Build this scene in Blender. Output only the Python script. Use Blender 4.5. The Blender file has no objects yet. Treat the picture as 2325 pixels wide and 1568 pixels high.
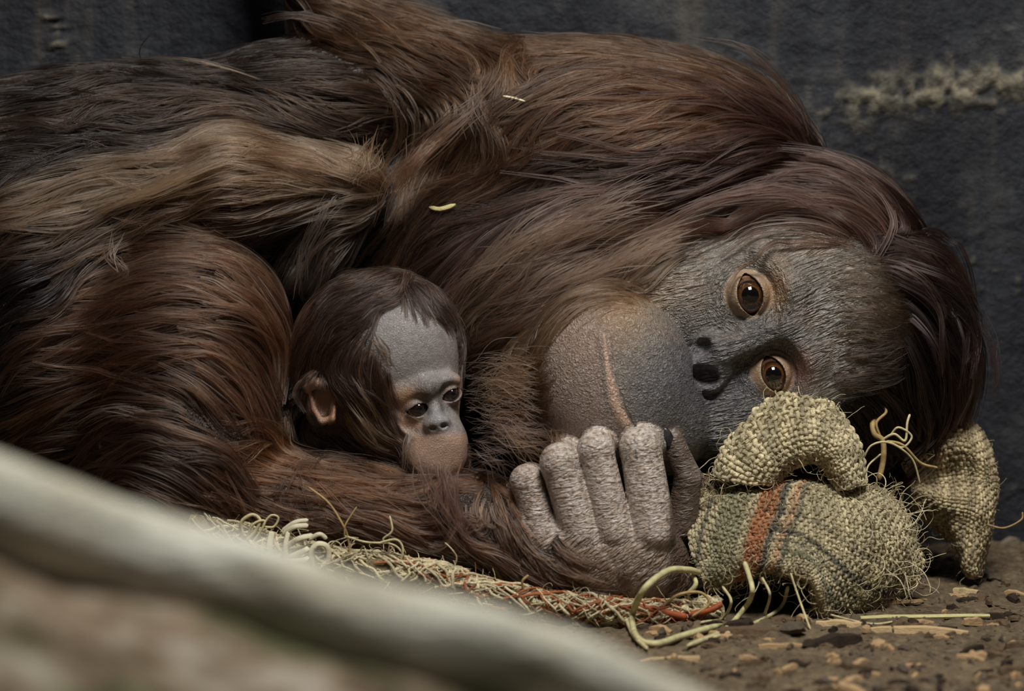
import bpy, math, random
import numpy as np
from mathutils import Vector, Matrix
from mathutils.bvhtree import BVHTree

random.seed(7); rng = np.random.default_rng(11)
scene = bpy.context.scene
COL = scene.collection

# ------------------------------------------------------------------ camera
# Camera frame: X right, Y up, Z towards the camera; unit = 1/3500 m
S = 1.0 / 3500.0
DIST = 2.5
DP = DIST / S
TH = math.radians(7.0)
CT, ST = math.cos(TH), math.sin(TH)
H0 = -568.0                                   # floor: Y*cos + Z*sin = H0
ROT = Matrix(((1, 0, 0), (0, ST, -CT), (0, CT, ST)))
RN = np.array(ROT)
ORG = np.array([0.0, 0.0, -H0 * S])

def C(px, py, d=0.0):
    k = (DP - d) / DP
    return np.array([(px - 1162.5) * k, -(py - 784.0) * k, d], float)

def W(p):                                     # camera frame -> world metres
    return np.asarray(p, float) @ RN.T * S + ORG

def W2C(p):
    return ((np.asarray(p, float) - ORG) / S) @ RN

def proj(p):                                  # camera frame -> pixel
    k = DP / (DP - p[..., 2])
    return p[..., 0] * k + 1162.5, 784.0 - p[..., 1] * k

cd = bpy.data.cameras.new('camera'); cam = bpy.data.objects.new('camera', cd); COL.objects.link(cam)
cd.sensor_width = 36; cd.lens = 36 * DIST / (2325 * S)
cam.location = W([0, 0, DP]); cam.rotation_euler = (math.pi / 2 - TH, 0, 0)
cd.clip_start = 0.05; cd.clip_end = 60
cd.dof.use_dof = True; cd.dof.focus_distance = DIST - 90 * S; cd.dof.aperture_fstop = 4.8
scene.camera = cam

# ------------------------------------------------------------------ light
wd = bpy.data.worlds.new('world'); scene.world = wd; wd.use_nodes = True
bgn = wd.node_tree.nodes['Background']
bgn.inputs[0].default_value = (0.55, 0.68, 1.0, 1); bgn.inputs[1].default_value = 0.03

def area(name, loc, target, size, sizey, power, color):
    l = bpy.data.lights.new(name, 'AREA'); l.shape = 'RECTANGLE'; l.size = size; l.size_y = sizey
    l.energy = power; l.color = color
    o = bpy.data.objects.new(name, l); COL.objects.link(o); o.location = loc
    o.rotation_euler = (Vector(target) - Vector(loc)).to_track_quat('-Z', 'Y').to_euler()
    return o
area('roof_window_light', (0.22, -0.85, 1.62), (0.05, 0.0, 0.12), 0.6, 0.45, 34, (1.0, 0.97, 0.92))

scene.view_settings.view_transform = 'Standard'
scene.view_settings.look = 'None'
scene.view_settings.gamma = 1.0
scene.view_settings.use_curve_mapping = False
scene.view_settings.exposure = 0.0

# ------------------------------------------------------------------ helpers
def lin(r, g, b):
    f = lambda c: (c / 255 / 12.92) if c / 255 <= 0.04045 else ((c / 255 + 0.055) / 1.055) ** 2.4
    return (f(r), f(g), f(b))

def sstep(a, b, x):
    t = np.clip((x - a) / (b - a), 0, 1)
    return t * t * (3 - 2 * t)

def hash3(i, j, k, seed):
    n = (i.astype(np.int64) * 374761393 + j.astype(np.int64) * 668265263 + k.astype(np.int64) * 2147483647 + seed * 1274126177) & 0xffffffff
    n = ((n ^ (n >> 13)) * 1274126177) & 0xffffffff
    n = ((n ^ (n >> 16)) * 2246822519) & 0xffffffff
    return ((n ^ (n >> 15)) & 0xffffff).astype(float) / 0xffffff

def vnoise(p, seed=0):
    p = np.asarray(p, float); i = np.floor(p).astype(np.int64); f = p - i; f = f * f * (3 - 2 * f)
    r = 0
    for a in (0, 1):
        for b in (0, 1):
            for c in (0, 1):
                w = (f[..., 0] if a else 1 - f[..., 0]) * (f[..., 1] if b else 1 - f[..., 1]) * (f[..., 2] if c else 1 - f[..., 2])
                r = r + w * hash3(i[..., 0] + a, i[..., 1] + b, i[..., 2] + c, seed)
    return r

def fbm(p, oct=4, seed=0):
    r = 0; a = 0.5; p = np.asarray(p, float)
    for o in range(oct):
        r = r + a * vnoise(p * 2 ** o, seed + o); a *= 0.5
    return r

def in_poly(x, y, poly):
    poly = np.asarray(poly, float); r = np.zeros(np.shape(x), bool); n = len(poly); j = n - 1
    for i in range(n):
        xi, yi = poly[i]; xj, yj = poly[j]
        c = ((yi > y) != (yj > y)) & (x < (xj - xi) * (y - yi) / (yj - yi + 1e-9) + xi)
        r ^= c; j = i
    return r

def poly_dist(x, y, poly):                    # signed: positive inside
    poly = np.asarray(poly, float); d = np.full(np.shape(x), 1e9); n = len(poly)
    for i in range(n):
        a = poly[i]; b = poly[(i + 1) % n]; ab = b - a
        t = np.clip(((x - a[0]) * ab[0] + (y - a[1]) * ab[1]) / (ab @ ab + 1e-9), 0, 1)
        d = np.minimum(d, np.hypot(x - a[0] - t * ab[0], y - a[1] - t * ab[1]))
    return np.where(in_poly(x, y, poly), d, -d)

def path_dist(x, y, pts):
    pts = np.asarray(pts, float); d = np.full(np.shape(x), 1e9)
    for a, b in zip(pts[:-1], pts[1:]):
        ab = b - a
        t = np.clip(((x - a[0]) * ab[0] + (y - a[1]) * ab[1]) / (ab @ ab + 1e-9), 0, 1)
        d = np.minimum(d, np.hypot(x - a[0] - t * ab[0], y - a[1] - t * ab[1]))
    return d

def crom(pts, n):                             # Catmull-Rom resampling (m,dim)->(n,dim)
    P = np.asarray(pts, float); m = len(P)
    P = np.vstack([2 * P[0] - P[1], P, 2 * P[-1] - P[-2]])
    s = np.linspace(0, m - 1, n); i = np.minimum(s.astype(int), m - 2); t = (s - i)[:, None]
    a, b, c, d = P[i], P[i + 1], P[i + 2], P[i + 3]
    return 0.5 * (2 * b + (c - a) * t + (2 * a - 5 * b + 4 * c - d) * t ** 2 + (3 * b - a - 3 * c + d) * t ** 3)

def floor_d(py):                              # depth (px units) of the floor under a pixel row
    a = (py - 784.0) * CT
    return (H0 + a) / (a / DP + ST)

def FL(px, py, h=0.0):                        # point on the floor seen at a pixel, raised by h px units
    p = C(px, py, floor_d(py)); return p + h * np.array([0, CT, ST])

# ---- materials
class NT:
    def __init__(s, name):
        s.m = bpy.data.materials.new(name); s.m.use_nodes = True
        s.t = s.m.node_tree; s.n = s.t.nodes; s.bsdf = s.n['Principled BSDF']; s.out = s.n['Material Output']
    def add(s, typ, **kw):
        n = s.n.new(typ)
        for k, v in kw.items():
            setattr(n, k, v)
        return n
    def link(s, a, b): s.t.links.new(a, b)
    def val(s, sock, v): sock.default_value = v
    def noise(s, scale, detail=3, vec=None, rough=0.55, dist=0.0):
        n = s.add('ShaderNodeTexNoise'); n.inputs['Scale'].default_value = scale; n.inputs['Detail'].default_value = detail
        n.inputs['Roughness'].default_value = rough; n.inputs['Distortion'].default_value = dist
        if vec is not None: s.link(vec, n.inputs['Vector'])
        return n.outputs['Fac']
    def ramp(s, fac, stops):
        r = s.add('ShaderNodeValToRGB'); cr = r.color_ramp
        while len(cr.elements) < len(stops): cr.elements.new(0.5)
        for e, (p, c) in zip(cr.elements, stops):
            e.position = p; e.color = (*c, 1) if len(c) == 3 else c
        s.link(fac, r.inputs[0]); return r.outputs[0]
    def mix(s, fac, a, b, mode='MIX'):
        n = s.add('ShaderNodeMix', data_type='RGBA', blend_type=mode)
        for i, v in ((0, fac), (6, a), (7, b)):
            if hasattr(v, 'links'): s.link(v, n.inputs[i])
            elif isinstance(v, tuple): n.inputs[i].default_value = (*v, 1)
            else: n.inputs[i].default_value = v
        return n.outputs[2]
    def math(s, op, a, b=0.0):
        n = s.add('ShaderNodeMath', operation=op)
        for i, v in ((0, a), (1, b)):
            if hasattr(v, 'links'): s.link(v, n.inputs[i])
            else: n.inputs[i].default_value = v
        return n.outputs[0]
    def attr(s, name):
        n = s.add('ShaderNodeAttribute'); n.attribute_name = name; return n
    def coord(s, scale=(1, 1, 1), rot=(0, 0, 0), kind='Object'):
        tc = s.add('ShaderNodeTexCoord'); mp = s.add('ShaderNodeMapping')
        mp.inputs['Scale'].default_value = scale; mp.inputs['Rotation'].default_value = rot
        s.link(tc.outputs[kind], mp.inputs[0]); return mp.outputs[0]
    def bump(s, h, strength=0.5, dist=0.001, prev=None):
        b = s.add('ShaderNodeBump'); b.inputs['Strength'].default_value = strength; b.inputs['Distance'].default_value = dist
        s.link(h, b.inputs['Height'])
        if prev is not None: s.link(prev, b.inputs['Normal'])
        s.link(b.outputs[0], s.bsdf.inputs['Normal']); return b.outputs[0]
    def base(s, c):
        if hasattr(c, 'links'): s.link(c, s.bsdf.inputs['Base Color'])
        else: s.bsdf.inputs['Base Color'].default_value = (*c, 1)
    def rough(s, v, spec=0.4):
        s.bsdf.inputs['Roughness'].default_value = v; s.bsdf.inputs['Specular IOR Level'].default_value = spec

# ---- object creation
def tag(o, label=None, cat=None, group=None, kind=None):
    if label: o['label'] = label
    if cat: o['category'] = cat
    if group: o['group'] = group
    if kind: o['kind'] = kind
    return o

def empty(name, loc):
    o = bpy.data.objects.new(name, None); COL.objects.link(o); o.location = loc; o.empty_display_size = 0.02
    return o

def loc_of(o):
    v = np.array(o.location)
    while o.parent is not None:
        o = o.parent; v = v + np.array(o.location)
    return v

def mesh_np(name, v, quads=None, tris=None, mat=None, parent=None, smooth=True, cam_frame=True):
    """one mesh object; v in camera frame (or world when cam_frame False)"""
    v = W(v) if cam_frame else np.asarray(v, float)
    if parent is not None: v = v - loc_of(parent)
    me = bpy.data.meshes.new(name)
    q = np.zeros((0, 4), int) if quads is None else np.asarray(quads); t = np.zeros((0, 3), int) if tris is None else np.asarray(tris)
    me.vertices.add(len(v)); me.vertices.foreach_set('co', v.astype(np.float32).ravel())
    nl = q.size + t.size
    me.loops.add(nl); me.loops.foreach_set('vertex_index', np.concatenate([q.ravel(), t.ravel()]).astype(np.int32))
    st = np.concatenate([np.arange(len(q)) * 4, q.size + np.arange(len(t)) * 3]).astype(np.int32)
    me.polygons.add(len(q) + len(t)); me.polygons.foreach_set('loop_start', st)
    me.polygons.foreach_set('use_smooth', np.full(len(st), smooth))
    me.update(calc_edges=True); me.validate()
    o = bpy.data.objects.new(name, me); COL.objects.link(o)
    if mat: me.materials.append(mat)
    if parent is not None: o.parent = parent
    return o

def vattr(o, name, arr):
    me = o.data; arr = np.asarray(arr, np.float32)
    if arr.ndim == 1:
        a = me.attributes.new(name, 'FLOAT', 'POINT'); a.data.foreach_set('value', arr)
    elif arr.shape[1] == 3 and name != 'col':
        a = me.attributes.new(name, 'FLOAT_VECTOR', 'POINT'); a.data.foreach_set('vector', arr.ravel())
    else:
        a = me.attributes.new(name, 'FLOAT_COLOR', 'POINT')
        a.data.foreach_set('color', np.hstack([arr[:, :3], np.ones((len(arr), 1), np.float32)]).ravel().astype(np.float32))

def hair_np(name, P, R, colr, mat, parent=None):
    """hair curves; P (n,m,3) camera frame, R (n,m) radius in px units, colr (n,3)"""
    n, m, _ = P.shape
    v = W(P.reshape(-1, 3))
    if parent is not None: v = v - loc_of(parent)
    hc = bpy.data.hair_curves.new(name); hc.add_curves([m] * n)
    hc.attributes['position'].data.foreach_set('vector', v.astype(np.float32).ravel())
    ra = hc.attributes.get('radius') or hc.attributes.new('radius', 'FLOAT', 'POINT')
    ra.data.foreach_set('value', (R * S).astype(np.float32).ravel())
    colr = np.asarray(colr, float); dom = 'POINT' if colr.ndim == 3 else 'CURVE'; colr = colr.reshape(-1, 3)
    ca = hc.attributes.new('col', 'FLOAT_COLOR', dom)
    ca.data.foreach_set('color', np.hstack([colr, np.ones((len(colr), 1))]).astype(np.float32).ravel())
    hc.materials.append(mat)
    o = bpy.data.objects.new(name, hc); COL.objects.link(o)
    if parent is not None: o.parent = parent
    return o

def tube(name, pts, rad, mat, parent=None, nseg=40, sides=6, cam_frame=True, taper=True):
    """round cord through control points (px,py,d) or camera-frame points"""
    P = crom(pts, nseg); r = np.full(nseg, rad) if np.isscalar(rad) else np.interp(np.linspace(0, 1, nseg), np.linspace(0, 1, len(rad)), rad)
    if taper: r = r * np.minimum(1, np.minimum(np.arange(nseg), np.arange(nseg)[::-1]) / 2.0 + 0.35)
    T = np.gradient(P, axis=0); T /= np.linalg.norm(T, axis=1)[:, None] + 1e-9
    up = np.array([0.3, 0.2, 1.0]); N = np.cross(T, up); N /= np.linalg.norm(N, axis=1)[:, None] + 1e-9; B = np.cross(T, N)
    a = np.linspace(0, 2 * np.pi, sides, endpoint=False)
    V = P[:, None] + r[:, None, None] * (np.cos(a)[None, :, None] * N[:, None] + np.sin(a)[None, :, None] * B[:, None])
    V = V.reshape(-1, 3); q = []
    for i in range(nseg - 1):
        for j in range(sides):
            q.append((i * sides + j, i * sides + (j + 1) % sides, (i + 1) * sides + (j + 1) % sides, (i + 1) * sides + j))
    V = np.vstack([V, P[0], P[-1]]); t = []
    for j in range(sides):
        t.append((len(V) - 2, (j + 1) % sides, j)); t.append((len(V) - 1, (nseg - 1) * sides + j, (nseg - 1) * sides + (j + 1) % sides))
    return mesh_np(name, V, q, t, mat, parent)

# ------------------------------------------------------------------ signed distance modelling
def rotm(az=0, ay=0, ax=0):
    return np.array(Matrix.Rotation(math.radians(az), 3, 'Z') @ Matrix.Rotation(math.radians(ay), 3, 'Y') @ Matrix.Rotation(math.radians(ax), 3, 'X'))

class Ell:
    def __init__(s, c, r, rot=(0, 0, 0), k=40, op='u'):
        s.c = C(*c); s.r = np.array(r, float); s.R = rotm(*rot); s.k = k; s.op = op
        e = np.sqrt(((s.R * s.r) ** 2).sum(1)); s.lo = s.c - e; s.hi = s.c + e
    def f(s, X, Y, Z):
        x, y, z = X - s.c[0], Y - s.c[1], Z - s.c[2]; R = s.R
        a = (R[0, 0] * x + R[1, 0] * y + R[2, 0] * z); b = (R[0, 1] * x + R[1, 1] * y + R[2, 1] * z); c = (R[0, 2] * x + R[1, 2] * y + R[2, 2] * z)
        r = s.r; k0 = np.sqrt((a / r[0]) ** 2 + (b / r[1]) ** 2 + (c / r[2]) ** 2)
        k1 = np.sqrt((a / r[0] ** 2) ** 2 + (b / r[1] ** 2) ** 2 + (c / r[2] ** 2) ** 2) + 1e-9
        return k0 * (k0 - 1) / k1

class Cap:
    def __init__(s, a, b, ra, rb, k=20, op='u'):
        s.a = C(*a); s.b = C(*b); s.ra = ra; s.rb = rb; s.k = k; s.op = op; m = max(ra, rb)
        s.lo = np.minimum(s.a, s.b) - m; s.hi = np.maximum(s.a, s.b) + m
    def f(s, X, Y, Z):
        ab = s.b - s.a; x, y, z = X - s.a[0], Y - s.a[1], Z - s.a[2]
        t = np.clip((x * ab[0] + y * ab[1] + z * ab[2]) / (ab @ ab), 0, 1)
        return np.sqrt((x - t * ab[0]) ** 2 + (y - t * ab[1]) ** 2 + (z - t * ab[2]) ** 2) - (s.ra + (s.rb - s.ra) * t)

class Tor:                                     # ring around an axis
    def __init__(s, c, R, r, axis=(0, 0, 1), sq=1.0, roll=0, k=20, op='u'):
        s.c = C(*c); s.R0 = R; s.r = r; s.ax = np.array(axis, float) / np.linalg.norm(axis); s.k = k; s.op = op
        s.lo = s.c - R - r; s.hi = s.c + R + r
    def f(s, X, Y, Z):
        x, y, z = X - s.c[0], Y - s.c[1], Z - s.c[2]
        h = x * s.ax[0] + y * s.ax[1] + z * s.ax[2]
        q = np.sqrt(np.maximum(x * x + y * y + z * z - h * h, 0)) - s.R0
        return np.sqrt(q * q + h * h) - s.r

class Lid:                                     # eyelid shell with an almond opening
    def __init__(s, c, r, gaze, roll, rad, off, k=8):
        s.c = C(*c); s.r = r; s.k = k; s.op = 'lid'; g = np.array(gaze, float); g /= np.linalg.norm(g)
        w = np.array([math.cos(math.radians(roll)), math.sin(math.radians(roll)), 0]); w -= g * (w @ g); w /= np.linalg.norm(w)
        s.g, s.w, s.h = g, w, np.cross(g, w); s.rad = rad; s.off = off
        s.lo = s.c - r; s.hi = s.c + r
    def f(s, X, Y, Z):
        return np.sqrt((X - s.c[0]) ** 2 + (Y - s.c[1]) ** 2 + (Z - s.c[2]) ** 2) - s.r
    def cut(s, X, Y, Z):
        x, y, z = X - s.c[0], Y - s.c[1], Z - s.c[2]
        u = x * s.w[0] + y * s.w[1] + z * s.w[2]; v = x * s.h[0] + y * s.h[1] + z * s.h[2]; g = x * s.g[0] + y * s.g[1] + z * s.g[2]
        a = np.maximum(np.hypot(u - s.off, v), np.hypot(u + s.off, v)) - s.rad
        return np.maximum(a, -g - 0.25 * s.r)

def smin(a, b, k):
    h = np.clip(0.5 + 0.5 * (b - a) / k, 0, 1)
    return b * (1 - h) + a * h - k * h * (1 - h)

def smax(a, b, k): return -smin(-a, -b, k)

def apply_prims(F, ax, prims):
    for p in prims:
        if isinstance(p, tuple):               # (sub list, k): own field first
            G = np.full(F.shape, 900.0, np.float32); apply_prims(G, ax, p[0]); F[:] = smin(F, G, p[1]); continue
        m = p.k + 14; sl = []
        for i in range(3):
            a = np.searchsorted(ax[i], p.lo[i] - m); b = np.searchsorted(ax[i], p.hi[i] + m); sl.append(slice(a, b))
        if any(s.stop <= s.start for s in sl): continue
        sl = tuple(sl); X = ax[0][sl[0]][:, None, None]; Y = ax[1][sl[1]][None, :, None]; Z = ax[2][sl[2]][None, None, :]
        g = p.f(X, Y, Z).astype(np.float32)
        if p.op == 'u': F[sl] = smin(F[sl], g, p.k)
        elif p.op == 's': F[sl] = smax(F[sl], -g, p.k)
        elif p.op == 'lid':
            F[sl] = smin(F[sl], g, p.k); F[sl] = smax(F[sl], -p.cut(X, Y, Z).astype(np.float32), 2.5)

def surface_nets(F, ax):
    s = F < 0; n = np.array(F.shape)
    c = np.zeros(n - 1, np.int8)
    for a in (0, 1):
        for b in (0, 1):
            for d in (0, 1):
                c += s[a:n[0] - 1 + a, b:n[1] - 1 + b, d:n[2] - 1 + d]
    act = (c > 0) & (c < 8); idx = np.full(n - 1, -1, np.int32); ijk = np.argwhere(act); idx[act] = np.arange(len(ijk))
    i, j, k = ijk.T; acc = np.zeros((len(ijk), 3)); cnt = np.zeros(len(ijk))
    cs = [(a, b, d) for a in (0, 1) for b in (0, 1) for d in (0, 1)]
    for A in cs:
        for B in cs:
            if sum(abs(A[q] - B[q]) for q in range(3)) == 1 and A < B:
                fa = F[i + A[0], j + A[1], k + A[2]]; fb = F[i + B[0], j + B[1], k + B[2]]
                m = (fa < 0) != (fb < 0); t = np.where(m, fa / np.where(m, fa - fb, 1), 0)
                acc += (np.array(A) + t[:, None] * (np.array(B) - np.array(A))) * m[:, None]; cnt += m
    v = ijk + acc / cnt[:, None]
    h = np.array([a[1] - a[0] for a in ax]); o = np.array([a[0] for a in ax]); v = o + v * h
    quads = []
    for axis in range(3):
        sl0 = [slice(None)] * 3; sl1 = [slice(None)] * 3; sl0[axis] = slice(0, n[axis] - 1); sl1[axis] = slice(1, n[axis])
        s0 = s[tuple(sl0)]; s1 = s[tuple(sl1)]; E = np.argwhere(s0 != s1)
        b, d = (axis + 1) % 3, (axis + 2) % 3
        E = E[(E[:, b] > 0) & (E[:, d] > 0) & (E[:, b] < n[b] - 1) & (E[:, d] < n[d] - 1)]
        inside = s0[tuple(E.T)]
        def cell(db, dd):
            e = E.copy(); e[:, b] += db; e[:, d] += dd; return idx[tuple(e.T)]
        q = np.stack([cell(-1, -1), cell(0, -1), cell(0, 0), cell(-1, 0)], 1)
        q[~inside] = q[~inside][:, ::-1]; quads.append(q)
    return v, np.vstack(quads)

def sdf_mesh(prims, boxes):
    """boxes: list of (lo, hi, h) in px units camera frame; later boxes replace earlier ones inside"""
    V = []; Q = []; off = 0
    for bi, (lo, hi, h) in enumerate(boxes):
        ax = [np.arange(lo[i], hi[i] + h, h, dtype=np.float32) for i in range(3)]
        F = np.full([len(a) for a in ax], 900.0, np.float32); apply_prims(F, ax, prims)
        v, q = surface_nets(F, ax); keep = np.ones(len(q), bool); cen = v[q].mean(1)
        for (l2, h2, s2) in boxes[bi + 1:]:
            keep &= ~np.all((cen > np.array(l2) + 1.5 * s2) & (cen < np.array(h2) - 1.5 * s2), axis=1)
        q = q[keep]; use = np.unique(q); mp = np.full(len(v), -1); mp[use] = np.arange(len(use))
        V.append(v[use]); Q.append(mp[q] + off); off += len(use)
    return np.vstack(V), np.vstack(Q)

def cbox(x0, x1, y0, y1, d0, d1, h):           # box from px bounds (padded for perspective)
    a = C(x0, y1, d0); b = C(x1, y0, d0); c = C(x0, y1, d1); d = C(x1, y0, d1)
    L = np.minimum(np.minimum(a, b), np.minimum(c, d)); Hh = np.maximum(np.maximum(a, b), np.maximum(c, d))
    return (L, Hh, h)

# ------------------------------------------------------------------ setting: wall and floor
WALLC = 662.0                                 # Y*sin - Z*cos on the wall
wall_y = float(W(C(1162, 1230, -727))[1])

def make_wall():
    m = NT('painted_wall_stained')
    co = m.coord()
    big = m.noise(5.0, 5, co, 0.6); streak = m.noise(4.0, 5, m.coord((7, 1, 0.7)), 0.65)
    c = m.ramp(big, [(0.38, lin(14, 16, 23)), (0.5, lin(40, 43, 50)), (0.63, lin(92, 94, 92))])
    c = m.mix(m.ramp(m.noise(55, 5, co, 0.7), [(0.42, (0, 0, 0)), (0.62, (1, 1, 1))]), c, m.mix(0.5, c, lin(22, 24, 30)))
    c = m.mix(0.4, c, m.ramp(streak, [(0.36, lin(12, 14, 22)), (0.52, lin(44, 46, 52)), (0.68, lin(96, 90, 78))]))
    at = m.attr('crust')
    c = m.mix(at.outputs['Fac'], c, m.ramp(m.noise(120, 3, co), [(0.3, lin(50, 48, 44)), (0.55, lin(118, 112, 96)), (0.8, lin(168, 158, 132))]))
    m.base(c); m.rough(0.62, 0.35)
    m.bump(m.noise(90, 6, co, 0.7), 0.8, 0.005)
    # grid with relief
    nx, nz = 560, 300
    x = np.concatenate([np.linspace(-2.2, -0.45, 40, endpoint=False), np.linspace(-0.45, 0.5, nx - 80), np.linspace(0.5, 2.2, 41)[1:]])
    z = np.concatenate([np.linspace(-0.02, 0.55, nz - 30), np.linspace(0.55, 2.4, 31)[1:]])
    X, Z = np.meshgrid(x, z, indexing='ij')
    P = np.stack([X, np.full_like(X, wall_y), Z], -1); cc = W2C(P); px, py = proj(cc)
    q = np.stack([X * 60, Z * 60, X * 0], -1)
    n1 = fbm(q, 4, 3); n2 = fbm(q * 2.6, 3, 9)
    band = np.exp(-((py - (215 + 25 * np.sin(px / 130.0) + 40 * (n1 - 0.5))) / 48.0) ** 2) * sstep(1760, 2020, px)
    crust = band * sstep(0.42, 0.62, n2 + 0.22 * band)
    spots = sstep(0.60, 0.72, n2) * sstep(1500, 2000, px) * (sstep(0.42, 0.6, fbm(q * 0.25, 3, 21))) * 0.5
    crust = np.clip(crust + spots, 0, 1)
    strip = np.exp(-((px - (140 + 25 * (n1 - .5) * 2)) / 42.0) ** 4) * (1 - sstep(160, 240, py))
    nl = fbm(np.stack([X * 70, Z * 330, X * 0], -1), 3, 33)
    crust2 = strip * sstep(0.48, 0.62, nl) * 0.55
    y = wall_y - 0.006 * crust * n2 - 0.004 * strip * sstep(0.4, 0.65, nl) - 0.0022 * (n1 - 0.5) - 0.0012 * (n2 - 0.5)
    V = np.stack([X, y, Z], -1).reshape(-1, 3); nX, nZ = X.shape
    i = np.arange(nX - 1)[:, None] * nZ + np.arange(nZ - 1)[None, :]
    q = np.stack([i, i + nZ, i + nZ + 1, i + 1], -1).reshape(-1, 4)
    o = mesh_np('wall_back', V, q, None, m.m, None, True, False); vattr(o, 'crust', np.clip(crust + crust2, 0, 1).ravel())
    o['kind'] = 'structure'
    so = o.modifiers.new('thick', 'SOLIDIFY'); so.thickness = 0.08; so.offset = -1
    return o
make_wall()

def floor_z(x, y):
    p = np.stack([np.asarray(x) * 30, np.asarray(y) * 30, np.asarray(x) * 0], -1)
    return 0.010 * (fbm(p, 4, 50) - 0.47) + 0.006 * (fbm(p * 5, 3, 60) - 0.44)

def make_floor():
    m = NT('packed_dirt'); co = m.coord()
    a = m.noise(14, 6, co, 0.65); b = m.noise(160, 4, co, 0.6)
    c = m.ramp(a, [(0.3, lin(74, 62, 48)), (0.55, lin(112, 96, 75)), (0.8, lin(146, 128, 100))])
    c = m.mix(0.5, c, m.ramp(b, [(0.3, lin(44, 36, 28)), (0.55, lin(112, 98, 78)), (0.8, lin(172, 156, 124))]))
    m.base(c); m.rough(0.9, 0.2); m.bump(m.noise(300, 5, co, 0.7), 0.7, 0.003)
    x = np.concatenate([np.linspace(-2.2, -0.4, 40, endpoint=False), np.linspace(-0.4, 0.6, 330), np.linspace(0.6, 2.2, 41)[1:]])
    y = np.concatenate([np.linspace(-3.2, -0.5, 40, endpoint=False), np.linspace(-0.5, wall_y + 0.02, 280)])
    X, Y = np.meshgrid(x, y, indexing='ij'); Z = floor_z(X, Y)
    V = np.stack([X, Y, Z], -1).reshape(-1, 3); nX, nY = X.shape
    i = np.arange(nX - 1)[:, None] * nY + np.arange(nY - 1)[None, :]
    q = np.stack([i, i + nY, i + nY + 1, i + 1], -1).reshape(-1, 4)
    o = mesh_np('floor', V, q, None, m.m, None, True, False); o['kind'] = 'structure'
make_floor()

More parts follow.
